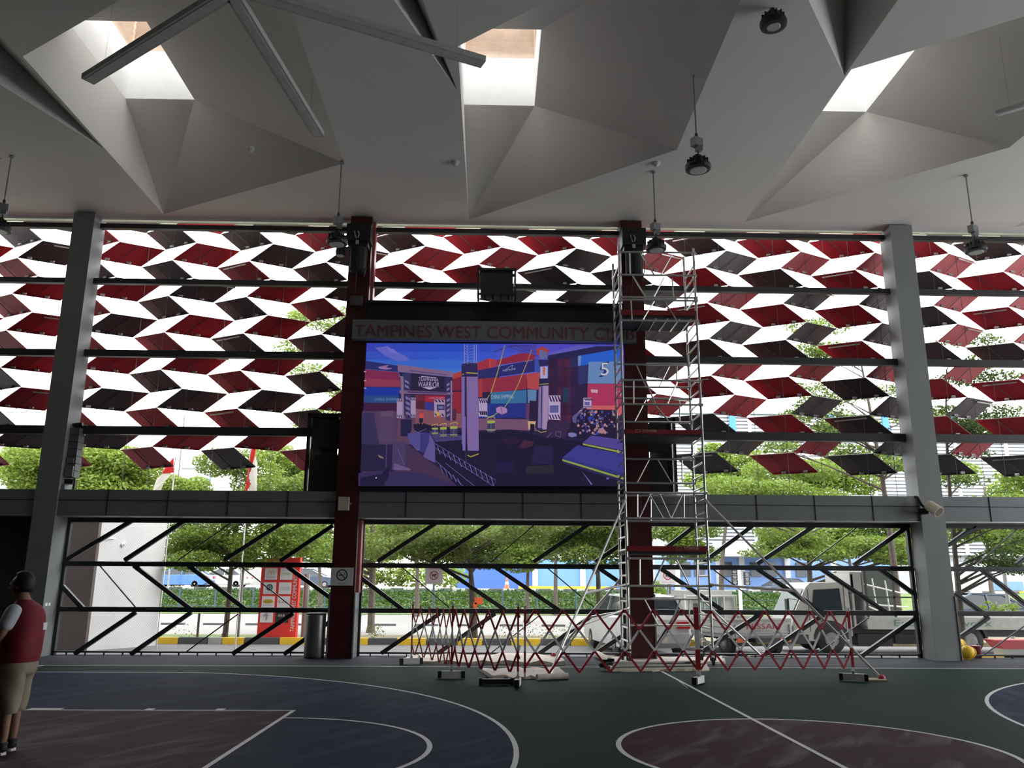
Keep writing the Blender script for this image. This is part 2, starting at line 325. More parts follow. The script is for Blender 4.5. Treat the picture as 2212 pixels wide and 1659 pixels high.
def panel(row,k,c,ordn,extra=False):
    if row%2: q=[vert('N',k,row),vert('F',k,row),vert('F',k,row+1),vert('N',k,row+1)]
    else: q=[vert('F',k-1,row),vert('N',k,row),vert('N',k,row+1),vert('F',k-1,row+1)]
    ctr=sum(q,Vector())/4; n=(q[1]-q[0]).cross(q[3]-q[0]).normalized()
    if n.y>0: n=-n
    qq=[ctr+(v-ctr)*.975 for v in q]; b=MB(); th=-n*.03
    b.prism(qq,th)
    e=(qq[2]-qq[3]); lip=[qq[3],qq[2],qq[2]+n*.05+Vector((0,0,.01)),qq[3]+n*.05+Vector((0,0,.01))]; b.prism(lip,Vector((0,0,.012)))
    nm='red' if c=='r' else 'charcoal'
    t=thing('facade_panel','%s slanted facade panel, %s from the left in the %s row'%(nm,ordn,RN[row]),'facade panel',ctr,'slanted %s facade panels'%nm)
    m=M_pred if c=='r' else M_pdark
    b.build('plate',m,t)
    for u in(.25,.72):
        p=qq[3]+(qq[2]-qq[3])*u; g=MB(); g.box(p+n*.05+Vector((0,0,.05)),(.09,.04,.05)); g.tube(p+n*.07+Vector((-.03,0,.05)),p+n*.1+Vector((.05,0,.07)),.01,5)
        g.build('bracket',M_alu,t)
    u=.42; p=qq[0]+(qq[1]-qq[0])*u; g=MB(); g.tube(p+n*.02,qq[3]+(qq[2]-qq[3])*u+n*.06,.009,5); g.build('rod',M_dark,t)
    if (row*7+k*3)%4==1:
        g=MB(); g.tube(qq[0]+(qq[1]-qq[0])*.25+n*.05-Vector((0,0,.06)),qq[0]+(qq[1]-qq[0])*.95+n*.05-Vector((0,0,.05)),.016,5); g.build('cross_tube',M_alu,t)
for row in range(13):
    R=ROWS[row]
    if isinstance(R,str):
        k0=-int(R[1]); R={k0+i:c for i,c in enumerate(R[2:]) if c!='x'}
    for i,k in enumerate(sorted(R)): panel(row,k,R[k],ORD[i])
# top closing strip of panels above the first rail
tp=[k for k in range(-2,12)]
for i,k in enumerate(tp):
    q=[vert('N',k,-1),vert('F',k,-1),vert('F',k,0),vert('N',k,0)]; b=MB(); b.prism(q,(0,.03,0))
    o=b.build('facade_panel',M_pdark if k%3 else M_pred,loc=sum(q,Vector())/4); tag(o,'edge of a sloping facade panel just under the ceiling, %s from the left'%ORD[i],'facade panel','panel edges under the ceiling')
# ================================================================ MESH FENCE SCREENS
YM=18.3
DG=[[ (145,1209,290,1122,1),(270,1210,404,1122,1),(384,1211,505,1125,0),(485,1210,621,1123,1),(606,1212,720,1135,1),
 (131,1262,184,1319,1),(216,1222,293,1312,0),(290,1222,413,1316,1),(408,1222,531,1316,1),(522,1225,640,1318,0),(621,1224,722,1297,1),
 (162,1412,293,1323,1),(283,1413,413,1323,1),(401,1409,515,1326,0),(503,1412,634,1325,1),(614,1413,735,1327,1)],
[(816,1213,953,1123,1),(933,1213,1068,1125,1),(1061,1214,1162,1127,0),(1152,1214,1278,1128,1),(1286,1214,1400,1135,1),
 (781,1249,872,1318,1),(867,1224,971,1313,0),(953,1224,1090,1317,1),(1068,1224,1207,1318,1),(1180,1225,1290,1318,0),(1290,1225,1400,1300,1),
 (824,1411,951,1325,1),(946,1411,1070,1325,1),(1060,1411,1165,1330,0),(1164,1412,1285,1325,1),(1285,1412,1395,1340,1)],
[(1424,1195,1500,1137,1),(1519,1214,1629,1133,1),(1635,1218,1761,1134,1),(1745,1219,1857,1135,0),(1844,1220,1960,1137,1),
 (1422,1225,1560,1318,1),(1539,1229,1661,1320,0),(1635,1229,1777,1323,1),(1774,1229,1915,1324,1),(1900,1229,1984,1290,1),
 (1415,1400,1460,1330,1),(1520,1405,1641,1327,1),(1651,1413,1778,1328,1),(1770,1408,1877,1334,0),(1859,1418,1980,1333,1)],
[(2047,1178,2105,1137,1),(2111,1219,2201,1139,0),(2195,1220,2290,1145,1),(2060,1280,2130,1329,1),(2122,1232,2240,1325,1),(2075,1375,2135,1333,1),(2120,1418,2230,1340,0)]]
SB=[(-9.155,-3.33,'left'),(-2.84,2.88,'middle'),(3.37,9.185,'right'),(9.70,15.4,'far right')]
SBL=['mesh fence bay between the left grey column and the red notice column','mesh fence bay below the big screen','mesh fence bay in front of the parked trucks','mesh fence bay right of the yellow helmets']
for (a,b_,nm),dg,lb in zip(SB,DG,SBL):
    t=thing('mesh_fence',lb,'fence',((a+b_)/2,YM,0),'mesh fence bays')
    f=MB(); f.bb(a,b_,YM-.06,YM+.06,2.735,2.83); f.bb(a,b_,YM-.05,YM+.05,.05,.085); f.bb(a+.0,a+.07,YM-.05,YM+.05,.0,2.8); f.bb(b_-.07,b_,YM-.05,YM+.05,0,2.8)
    for z in(1.862,.925): f.bb(a,b_,YM-.055,YM+.055,z-.05,z+.05); f.bb(a,b_,YM-.075,YM-.055,z-.012,z+.012)
    for i in range(14): x=a+.3+i*(b_-a-.4)/14; f.bb(x-.01,x+.01,YM-.02,YM+.02,0,.06)
    f.build('frame',M_dark,t)
    for x1,y1,x2,y2,k in dg:
        g=MB(); p,q=at(x1,y1,YM),at(x2,y2,YM)
        if k: g.bar(p,q,.085,.09); g.bar(p+Vector((0,-.05,0)),q+Vector((0,-.05,0)),.03,.02)
        else: g.bar(p,q,.022,.03)
        g.build('diagonal_brace',M_dark,t)
    g=MB(); cw,chh=.048,.058; z_0,z_1=.09,2.74; hw=.0009; Ht=z_1-z_0; sl_=chh/cw
    x=a-Ht/sl_
    while x<b_:
        for sg in(1,-1):
            # line z = z_0 + sg*sl*(X-x)
            xa,za=x,z_0 if sg>0 else z_1; xb,zb_=x+Ht/sl_,z_1 if sg>0 else z_0
            if xa<a: t_=(a-xa)/(xb-xa); za=za+(zb_-za)*t_; xa=a
            if xb>b_: t_=(b_-xa)/(xb-xa); zb_=za+(zb_-za)*t_; xb=b_
            if xb-xa>.01:
                d=Vector((zb_-za,0,-(xb-xa))).normalized()*hw
                p=Vector((xa,YM+.04,za)); q=Vector((xb,YM+.04,zb_)); g.poly([p-d,q-d,q+d,p+d])
        x+=cw
    g.build('wire_mesh',M_dark,t)
# ================================================================ INTERIOR THINGS
def highbay(px,top,bot,label,Z0=9.72):
    # px-top: ceiling fixing; hangs vertically
    p=gz(px,top,Z0); x,y=p.x,p.y; zl=at(bot[0],bot[1],y).z
    t=thing('pendant_lamp',label,'lamp',(x,y,zl),'high bay pendant lamps')
    b=MB(); b.tube((x,y,zl+.62),(x,y,Z0),.014,6); b.lathe((x,y,Z0-.03),[(.05,0),(.04,.02),(.03,.06)],10); b.build('rod',M_grey,t)
    b=MB(); b.box((x,y,zl+.50),(.17,.12,.15),0,.5); b.box((x+.03,y,zl+.40),(.10,.09,.10),0,.2); b.build('driver_box',M_clad,t)
    b=MB(); b.path([(x,y,zl+.27),(x+.02,y,zl+.31),(x,y,zl+.36)],.012); b.lathe((x,y,zl+.60),[(.02,0),(.03,.03),(.02,.07)],8); b.build('hook',M_black,t)
    b=MB(); b.lathe((x,y,zl),[(.15,0),(.20,.01),(.21,.05),(.205,.09),(.17,.11),(.15,.15),(.12,.17),(.10,.23),(.05,.25),(.04,.28)],20); 
    for i in range(12): a=2*PI*i/12; b.box((x+.15*math.cos(a),y+.15*math.sin(a),zl+.15),(.05,.012,.09),0,a)
    b.build('housing',M_black,t)
    b=MB(); b.lathe((x,y,zl-.012),[(.125,0),(.14,.008),(.14,.013)],20); b.build('lens',M_glasslens,t)
highbay(25,337,(10,500),'black pendant lamp at the left edge above the left bay')
highbay(738,350,(725,528),'black pendant lamp just left of the red column top, screen side')
highbay(1411,370,(1414,541),'black pendant lamp hanging beside the scaffold top')
highbay(2086,378,(2102,545),'black pendant lamp right of the right grey column')
highbay(1497,155,(1504,368),'black pendant lamp on a long rod over the scaffold',9.91)
# closest lamp, cut by the top edge
p=at(1671,58,10.4); x,y,zl=p.x,p.y,p.z
t=thing('pendant_lamp','largest black pendant lamp, cut by the top edge of the view','lamp',(x,y,zl),'high bay pendant lamps')
b=MB(); b.tube((x,y,zl+.62),(x,y,Z0),.014,6); b.build('rod',M_grey,t)
b=MB(); b.path([(x,y,zl+.27),(x+.03,y,zl+.33),(x,y,zl+.4)],.014); b.lathe((x,y,zl+.4),[(.03,0),(.04,.1),(.03,.2)],8); b.build('hook',M_black,t)
b=MB(); b.lathe((x,y,zl),[(.15,0),(.185,.01),(.195,.05),(.19,.09),(.16,.11),(.14,.15),(.11,.17),(.09,.23),(.05,.25),(.04,.28)],24)
for i in range(12): a=2*PI*i/12; b.box((x+.14*math.cos(a),y+.14*math.sin(a),zl+.15),(.05,.012,.09),0,a)
b.build('housing',M_black,t); b=MB(); b.lathe((x,y,zl-.012),[(.09,0),(.10,.008),(.10,.013)],20); b.build('lens',M_glasslens,t)
for px,py,l in((541,320,'small round ceiling detector over the left bay'),(983,350,'small round ceiling detector left of the central fold'),(1417,352,'small round ceiling detector beside the scaffold lamp rod')):
    zz=Z0
    if px==541: zz=9.95
    p=gz(px,py,zz); b=MB(); b.lathe((p.x,p.y,zz-.09),[(.03,0),(.05,.03),(.085,.06),(.085,.10)],14)
    o=b.build('smoke_detector',mat('detector_white',(.6,.6,.58),.5),loc=(p.x,p.y,zz)); tag(o,l,'detector','ceiling detectors')
# suspended linear lights
def linear(a,b_,z,label,w=.2,h=.09):
    p=gz(*a,z); q=gz(*b_,z); t=thing('linear_light',label,'light',(p+q)/2,'suspended linear lights')
    s=MB(); s.bar(p,q,w,h,0,(0,0,1)); s.build('body',mat('lamp_body_grey',(.50,.51,.49),.5),t)
    d=(q-p).normalized(); s=MB(); s.bar(p+d*.03+Vector((0,0,-h/2-.002)),q-d*.03+Vector((0,0,-h/2-.002)),w*.62,.006,0,(0,0,1)); s.build('diffuser',mat('unlit_diffuser',(.62,.62,.59),.6),t)
    s=MB()
    for u in(.12,.88): k=p+(q-p)*u; s.tube(k,(k.x,k.y,Z0+(.0 if abs(k.x+3)>99 else .6)),.0015,4)
    s.build('suspension_cable',M_dark,t)
linear((190,171),(520,-33),8.95,'grey linear light crossing the left skylight')
linear((688,290),(492,-30),8.95,'grey linear light pointing down toward the left bay')
linear((1044,134),(500,-28),8.95,'dark linear light reaching the middle skylight',.19)
linear((2152,246),(2420,165),8.95,'grey linear light at the right edge of the ceiling',.13,.06)
# ---- screen
YS=17.72
def sp(x,y,d=0): return at(x,y,YS-d)
t=thing('led_screen','large lit video screen showing stacked shipping containers','screen',(0,YS,3.4),None)
TL,BR,BL=at(788,741,YS),at(1352,1050,YS),at(775,1049,YS)
b=MB(); b.bb(-2.84,2.88,YS+.012,YS+.35,3.39,7.62); b.build('cabinet',mat('matt_black',(.006,.006,.007),.7),t)
pic=MB(); LAY=[0]
def W(x,y): return at(x,y,YS+.008-LAY[0]*.0004)
def HZ(c): return tuple(.86*a+.14*b for a,b in zip(S(c),S((92,80,140))))  # purple haze blended into every picture colour
def pg(c,*pts,m=1.0):
    LAY[0]+=1; pic.poly([W(pts[i],pts[i+1]) for i in range(0,len(pts),2)],0,HZ(c))
def pl(c,w_,*pts):
    LAY[0]+=1; P=[(pts[i],pts[i+1]) for i in range(0,len(pts),2)]
    for (x1,y1),(x2,y2) in zip(P,P[1:]):
        L=math.hypot(x2-x1,y2-y1) or 1; nx,ny=-(y2-y1)/L*w_/2,(x2-x1)/L*w_/2
        pic.poly([W(x1+nx,y1+ny),W(x2+nx,y2+ny),W(x2-nx,y2-ny),W(x1-nx,y1-ny)],0,HZ(c))
def ptx(c,s,x,y,h,wd,sl=0):
    LAY[0]+=1; o=W(x,y); ux=(W(x+10,y+10*sl)-o).normalized(); k=(W(x+1,y)-o).length
    pic.text(s,o,ux,Vector((0,0,1)),h*k,wd*k,0,HZ(c))
def _o(ox,oy,f):
    return lambda *p:[ (ox if i%2==0 else oy)+v/7.3733 for i,v in enumerate(p)]
qa=_o(780,735,1); qb=_o(1060,735,1); qc=_o(770,900,1); qd=_o(1060,900,1)
pg((38,32,62),788,741,1347,745,1352,1050,775,1049)
for i,(c1,c2,c3) in enumerate((((60,80,215),(38,88,228),(92,86,226)),((62,95,222),(48,104,238),(100,90,228)),((58,115,230),(62,125,240),(108,96,230)),((70,125,225),(75,135,240),(112,100,228)))):
    y0=741+i*18; y1=y0+19
    for j in range(14):
        u=j/13; a=(c1,c2) if u<.35 else (c2,c3); k=u/.35 if u<.35 else min(1,(u-.35)/.35)
        pg(tuple(a[0][q]+(a[1][q]-a[0][q])*k for q in range(3)),788+j*40,y0+u*3,788+j*40+40.3,y0+u*3,788+j*40+40.3,y1+u*3,788+j*40,y1+u*3)
pg((112,120,226),*qa(220,120,420,90,560,180,720,260,790,330,560,330,360,230))
pg((130,130,232),*qa(400,110,520,140,600,220,460,190))
0 and pg((92,140,238),*qa(1330,220,1440,170,1500,190,1490,240,1360,280))
# left container stack
pg((38,48,120),*qa(55,325,590,405,590,505,50,455)); pg((150,45,80),*qa(45,460,600,510,620,640,40,600)); pg((165,62,85),*qa(40,600,620,640,625,745,38,735))
pg((20,62,180),*qa(38,740,630,755,600,890,30,880)); pg((40,85,150),*qa(30,880,610,885,590,1000,28,995)); pg((70,25,60),*qa(25,1000,600,1005,600,1130,20,1130))
for x in range(60,600,26): pl((30,42,110),.5,*qa(x,330+x*.14,x,455+x*.09)); pl((135,38,72),.5,*qa(x,465+x*.08,x,600+x*.06)); pl((18,55,165),.5,*qa(x,745,x,880))
pg((170,120,180),*qa(270,425,350,405,445,395,400,430,490,455,400,470,300,455)); pl((200,190,220),.6,*qa(280,440,490,445)); 
ptx((110,160,200),'CHINA SHIPPIN',780+210/7.373,735+965/7.373,6.5,50,0.0)
for y in(490,635,755): pg((190,180,210),*qa(45,y,80,y,80,y+18,45,y+18))
# floor left, gate area
pg((92,68,96),*qa(20,1130,640,1130,640,1659,10,1659)); pg((60,52,88),*qa(10,1150,200,1150,290,1659,5,1659)); pg((112,84,112),*qa(310,1130,510,1120,510,1340,340,1340,330,1600,290,1600))
pg((122,40,45),*qa(860,870,1350,870,1350,1170,860,1100)); pg((186,40,52),*qa(1015,880,1320,890,1320,985,1020,980)); pg((92,30,34),*qa(880,960,1010,960,1010,1100,880,1090)); pg((60,62,160),*qa(1015,990,1160,1000,1150,1130,1020,1110))
ptx((225,150,180),'LION WAREH',780+1080/7.373,735+935/7.373,4,34)
pg((150,92,98),*qa(860,1090,1600,1170,1600,1400,860,1330)); pg((110,72,96),*qa(600,1200,860,1200,880,1659,560,1659))
# containers right of gate
pg((205,72,50),*qa(1460,540,1600,490,1600,590,1455,640)); pg((140,35,52),*qa(1450,620,1600,580,1600,800,1440,800)); pg((160,42,40),*qa(1450,820,1605,820,1605,1170,1455,1140)); pg((95,38,60),*qa(1440,1100,1520,1090,1510,1280,1440,1280))
pg((185,50,62),*qa(1820,370,2035,285,2040,455,1850,480)); pg((215,78,82),*qa(2035,285,2155,310,2160,430,2040,450))
pg((42,46,108),*qa(1860,480,2212,410,2212,590,1870,615)); pg((165,45,55),*qa(1870,615,2212,590,2212,800,1900,830)); pg((190,60,55),*qa(1865,620,1930,615,1930,910,1870,900))
# mid containers (B crop)
pg((195,62,70),*qb(0,300,90,310,90,430,0,450)); pg((165,40,62),*qb(92,320,500,200,710,230,700,310,95,400)); pg((190,72,62),*qb(720,150,820,100,925,145,925,200,740,240))
pg((38,45,120),*qb(0,440,700,310,700,500,0,600)); pg((60,90,190),*qb(700,300,780,300,790,520,705,500))
pg((172,50,62),*qb(0,610,570,535,570,775,0,840)); pg((205,80,72),*qb(575,535,790,510,760,790,580,770))
pg((58,128,180),*qb(0,830,570,790,570,1000,0,1010)); pg((110,150,200),*qb(585,785,730,790,720,1000,590,1000)); pg((35,55,150),*qb(-200,1010,600,1005,560,1230,-190,1240)); pg((110,62,110),*qb(560,1010,620,1010,610,1260,550,1240))
for x in range(10,570,22):
    pl((30,38,105),.45,*qb(x,445-x*.18,x,598-x*.14)); pl((150,40,52),.5,*qb(x,612-x*.12,x,835-x*.1)); pl((45,108,165),.45,*qb(x,830-x*.07,x,1005)); pl((28,44,130),.45,*qb(x,1012,x,1235)); 
    if x>95: pl((145,32,52),.4,*qb(x,330-(x-95)*.3,x,400-(x-95)*.15))
ptx((190,190,230),'HEMUNI',1060+195/7.373,735+500/7.373,4.5,27,-.15); pl((180,180,225),.8,*qb(235,470,300,420,350,395,335,440)); ptx((170,175,215),'CONTAINER',1060+545/7.373,735+345/7.373,2.4,17,-.15)
ptx((190,205,225),'CHINA SHIPPING',1060+5/7.373,735+935/7.373,9,48,-.02)
# dark stacks to the right
pg((46,28,62),*qb(920,300,1560,230,1560,1300,900,1300)); 
for x,c in((930,(64,26,48)),(1060,(84,30,56)),(1150,(78,28,52)),(1210,(92,34,58)),(1270,(60,28,72))):
    for y in range(300,1250,150): pg(tuple(v*(1-.12*((y//150+x)%3)) for v in c),*qb(x,y,x+80,y-8,x+80,y+130,x,y+136))
pg((40,44,96),*qb(1265,260,1385,240,1385,430,1265,440)); pg((30,62,90),*qb(1150,760,1245,755,1245,990,1150,1000)); pg((48,56,112),*qb(1390,400,1550,350,1540,680,1390,710)); 
pg((36,110,235),*qb(1400,240,2090,120,2090,340,1400,405)); pg((130,160,225),*qb(1390,245,1440,240,1430,400,1390,405)); pg((120,160,215),*qb(1560,345,2110,335,2115,690,1545,690)); 
for x in range(1570,2090,26): pl((110,150,208),.5,*qb(x,345,x,685))
LAY[0]+=1
pg((45,55,120),*qb(1760,355,1895,335,1850,395,1800,400,1790,440,1860,450,1870,540,1770,585,1720,585,1800,510,1805,480,1740,470))
ptx((225,230,245),'5',1060+1755/7.373,735+560/7.373,28,17)
pg((205,60,100),*qb(1545,695,2120,695,2120,1040,1535,1040)); pg((235,110,110),*qb(1540,1040,2100,1040,2100,1200,1500,1200)); pg((240,205,225),*qb(1595,780,1710,790,1700,840,1600,830)); pg((235,170,200),*qb(2040,810,2100,810,2095,880,2045,880))
for x in range(1560,2110,24): pl((192,52,92),.5,*qb(x,700,x,1035))
# crane beam
pg((110,105,215),*qb(930,200,1380,85,1640,90,930,260)); pg((32,32,78),*qb(920,240,1700,95,2080,95,2080,130,1100,300,900,300)); pg((120,120,170),*qb(770,150,890,180,900,290,780,300)); pg((40,38,90),*qb(760,310,930,310,920,400,780,420))
for i in range(16):
    x=300+i*27; y=80+max(0,i-3)*11; pl((70,50,110),.8,*qb(x,72,x+30,y+30)); pl((80,60,120),.7,*qb(x+30,72,x,y+25))
pl((60,40,90),1.3,*qb(50,185,230,120)); pl((70,50,110),1.2,*qb(230,85,700,240,760,260)); pl((60,45,100),1,*qb(300,90,640,80))
# ropes
pl((195,165,60),1.6,*qb(225,80,180,250)); pl((200,190,60),1.7,*qb(180,250,100,540,0,850)); pl((200,190,70),1.5,*qb(-20,870,-210,1190)); pl((215,150,60),1.4,*qb(650,150,600,300,560,400)); pl((205,185,60),1.5,*qb(560,400,440,700,350,880)); pl((175,205,80),1.4,*qb(350,880,220,1070,60,1190,0,1215))
# mid posts (small)
pg((205,195,240),*qb(790,420,905,420,905,610,790,610)); pg((215,120,60),*qb(830,420,870,430,860,560,835,560)); pg((28,32,78),*qb(770,610,930,605,930,700,775,725)); pl((200,200,60),1.2,*qb(775,705,925,690)); pg((150,130,190),*qb(765,740,830,730,825,1400,750,1400)); pg((190,160,205),*qb(835,725,920,725,910,1420,825,1420)); pl((40,30,70),2,*qb(815,740,800,1420)); pl((210,200,70),1.3,*qb(750,1440,800,1470,905,1445))
for (x0,y0,x1,y1) in((920,880,1110,1270),(1475,915,1605,1085)):
    pg((215,190,235),*qb(x0,y0,x1,y0,x1,y1,x0,y1-10))
    for i in range(4): pg((30,22,52),*qb(x0+5+i*(x1-x0)*.24,y0+8,x0+25+i*(x1-x0)*.24,y0+8,x0+60+i*(x1-x0)*.24,y0+(y1-y0)*.25,x0+35+i*(x1-x0)*.24,y0+(y1-y0)*.25)); pg((30,22,52),*qb(x0+5+i*(x1-x0)*.24,y1-(y1-y0)*.22,x0+25+i*(x1-x0)*.24,y1-(y1-y0)*.22,x0+55+i*(x1-x0)*.24,y1-14,x0+35+i*(x1-x0)*.24,y1-14))
    pg((110,105,170),*qb(x0+20,y0+(y1-y0)*.4,x1-30,y0+(y1-y0)*.4,x1-30,y0+(y1-y0)*.7,x0+20,y0+(y1-y0)*.7))
# yard floor
pg((135,92,120),*qb(-450,1240,600,1260,760,1450,300,1420,-420,1440)); pg((60,38,70),*qb(900,1290,1250,1290,1250,1550,880,1540)); pg((12,12,30),*qd(-800,260,100,240,300,210,600,260,900,330,1300,380,1600,420,2140,600,2150,1105,-800,1105))
pg((45,15,35),*qd(120,360,420,320,480,400,260,460)); pg((75,35,50),*qd(440,480,530,370,690,400,660,470,520,510)); pg((35,28,70),*qd(700,460,990,470,990,760,640,760)); pg((22,20,60),*qd(0,700,370,710,360,900,-20,900)); pg((38,42,30),*qd(560,790,1000,770,1000,900,560,920))
pg((40,28,48),*qb(620,960,760,970,740,1300,630,1300)); pg((235,190,140),*qb(590,1290,720,1290,690,1430,600,1420)); pg((18,18,28),*qb(630,1330,700,1340,690,1480,625,1470)); pl((130,130,160),.8,*qd(890,340,980,250)); pl((120,120,150),.8,*qd(1040,240,1120,240,1110,330,1030,300,1040,240))
# crowd
rc=random.Random(4); pg((32,18,40),*qb(1300,1230,1500,1100,2000,1110,2000,1500,1250,1400)); pg((26,20,44),*qd(1230,200,2000,250,1990,420,1200,330)); pg((110,100,160),*qb(1300,1220,1480,1060,1480,1090,1370,1230,1360,1330,1305,1300))
for i in range(150):
    x=rc.uniform(1380,1970); y=rc.uniform(1120,1480); c=rc.choice(((30,20,40),(190,140,140),(90,90,150),(45,25,45),(210,150,160),(60,80,190),(20,15,30),(150,140,190))); r=rc.uniform(12,24); pg(c,*qb(x-r,y,x,y-r,x+r,y,x+r*.8,y+r*1.3,x-r*.8,y+r*1.3))
pg((140,140,205),*qd(1235,260,1300,250,1365,270,1370,310,1290,330,1240,310)); pg((200,150,150),*qd(1700,230,1780,170,1850,250,1830,280))
# gate
pg((150,115,155),*qa(585,385,1465,505,1465,590,1380,580,600,500,580,470)); pg((110,90,140),*qa(770,470,1380,545,1375,562,765,495)); pg((32,30,62),*qa(600,505,1460,590,1420,640,620,570)); pg((34,28,50),*qa(800,520,1320,580,1320,800,790,795)); pg((60,55,100),*qa(660,520,790,530,790,800,670,800)); pg((52,46,88),*qa(1330,590,1430,600,1430,830,1330,810)); pg((150,120,160),*qa(625,570,675,580,690,1250,650,1250)); pg((165,135,175),*qa(1425,645,1450,645,1450,1290,1425,1280))
pg((140,110,150),*qa(610,795,1465,830,1465,870,615,850)); pg((90,62,112),*qa(740,810,1370,830,1370,850,740,840))
pg((62,56,104),*qa(700,870,790,870,800,1240,720,1250)); pg((60,52,98),*qa(1350,870,1430,870,1420,1290,1345,1270)); 
for y in(625,700): pg((150,135,190),*qa(690,y,755,y+35,765,y+75,700,y+40)); pg((150,135,190),*qa(1365,y+70,1410,y+50,1410,y+85,1365,y+110))
for y in(890,970,1050,1130): pg((140,125,180),*qa(705,y,775,y+30,785,y+72,712,y+45)); pg((150,135,190),*qa(1365,y+55,1415,y+30,1410,y+68,1365,y+95))
ptx((205,190,240),'TEAMNINJA',780+915/7.373,735+660/7.373,9.5,43,.05); ptx((205,190,240),'WARRIOR',780+905/7.373,735+740/7.373,11.5,46,.03); pg((205,190,240),*qa(955,570,1195,590,1200,603,958,583)); pg((205,190,240),*qa(965,745,1205,750,1100,785,1080,783))
pg((30,28,62),*qa(630,1260,810,1260,800,1440,760,1530,630,1530))
for x0,y0,x1,y1 in((570,930,660,1240),(790,910,870,1230),(1165,940,1335,1220)):
    pg((190,165,205),*qa(x0,y0,x1,y0+5,x1,y1,x0,y1)); 
    for i in range(3): w_=(x1-x0)/3.2; pg((26,20,45),*qa(x0+4+i*w_,y0+8,x0+4+i*w_+w_*.5,y0+8,x0+i*w_+w_*1.05,y0+50,x0+i*w_+w_*.6,y0+50)); pg((26,20,45),*qa(x0+4+i*w_,y1-50,x0+4+i*w_+w_*.5,y1-50,x0+i*w_+w_*1.05,y1-8,x0+i*w_+w_*.6,y1-8))
pg((45,50,110),*qa(1205,1025,1330,1025,1330,1115,1210,1115)); ptx((180,170,215),'980',780+1225/7.373,735+1100/7.373,7,12)
# two contestants and start platform
pg((20,18,36),*qa(830,1345,960,1310,1150,1370,1060,1440,850,1440)); pl((120,120,180),1,*qa(850,1440,900,1470,1040,1410)); 
pg((235,85,75),*qa(925,1160,1000,1160,1000,1240,930,1240)); pg((40,24,40),*qa(925,1240,990,1240,985,1320,920,1320)); pg((150,80,70),*qa(950,1125,985,1125,985,1160,950,1160)); pl((225,140,120),1.3,*qa(975,1310,978,1340)); pl((225,140,120),1.3,*qa(925,1310,928,1335))
pg((225,185,70),*qa(1200,1140,1250,1140,1255,1205,1200,1205)); pg((205,90,60),*qa(1200,1205,1255,1205,1252,1300,1240,1300,1225,1230)); pg((150,90,80),*qa(1215,1110,1240,1110,1240,1140,1215,1140))
# blue sheets, ramp floor
pg((92,88,160),*qc(810,265,1030,250,1020,545,960,540,840,400)); pg((62,62,135),*qc(1020,250,1180,260,1170,600,1010,560)); pg((110,98,165),*qc(1170,270,1250,420,1255,740,1060,640,1150,420)); pg((80,72,130),*qc(1160,230,1680,300,1680,420,1260,400)); pg((78,54,82),*qc(780,420,960,545,1200,740,1330,830,1600,1105,30,1105,90,870,570,870,780,780)); pg((58,48,92),*qc(30,900,500,870,1050,900,1590,1090,1590,1105,30,1105)); pg((96,72,108),*qc(370,0,580,0,580,380,450,420,360,380)); pg((82,66,108),*qc(580,400,780,400,780,850,560,850)); pl((96,80,140),1.5,*qc(480,400,470,810)); pl((120,100,150),1.3,*qc(650,500,760,760)); pg((122,100,148),*qc(600,740,860,830,860,860,590,850)); pg((150,130,100),*qc(340,600,430,650,430,670,360,650))
pg((20,16,42),*qc(60,980,280,930,400,920,470,830,525,825,510,980,440,1060,450,1100,60,1100)); pg((220,210,220),*qc(305,965,325,965,325,985,300,985))
# truss bottom
pg((18,16,34),*qc(1250,410,1300,400,2212,330,2212,1105,1700,1105,1260,740))
for a,c_ in(((1255,430),(2212,1010)),((1255,500),(2180,1105)),((1260,700),(1700,1105)),((1420,740),(1880,1105))): pl((112,104,175),1.2,*qc(*a,*c_))
for i in range(11):
    x=1290+i*85; pl((150,140,215),1.1,*qc(x,470+i*48,x+45,600+i*50)); pl((82,76,140),.9,*qc(x+45,600+i*50,x+85,520+i*49))
for i in range(5):
    x=1330+i*70; pl((140,135,205),1,*qc(x,770+i*52,x+50,900+i*48))
# big post
pg((142,120,190),*qa(1600,575,1650,575,1650,1659,1605,1659)); pg((150,122,185),*qa(1680,570,1860,570,1875,1659,1690,1659)); pg((42,38,88),*qa(1600,380,1665,365,1700,350,1850,360,1860,580,1600,580)); pl((205,185,70),1.3,*qa(1605,545,1640,540)); pl((205,185,70),2.2,*qa(1675,518,1860,530)); pl((50,40,90),2.5,*qa(1665,580,1675,1659))
for i in range(7): pl((150,140,215),.9,*qa(1650,70+i*45,1700,110+i*45)); pl((150,140,215),.9,*qa(1720,100+i*45,1800,80+i*45))
for x in(1645,1700,1800,1835): pl((190,180,235),1,*qa(x,65,x,370))
pg((142,120,195),*qc(1690,0,1740,0,1735,540,1690,540)); pg((150,120,188),*qc(1765,0,1945,0,1950,540,1820,580,1770,550)); pl((30,24,60),2.2,*qc(1750,0,1752,720)); pg((30,24,50),*qc(1690,540,1950,545,1950,580,1820,625,1700,580)); pl((205,195,60),2,*qc(1770,615,1820,640,1948,590)); pl((90,84,150),.8,*qc(1740,720,1740,580))
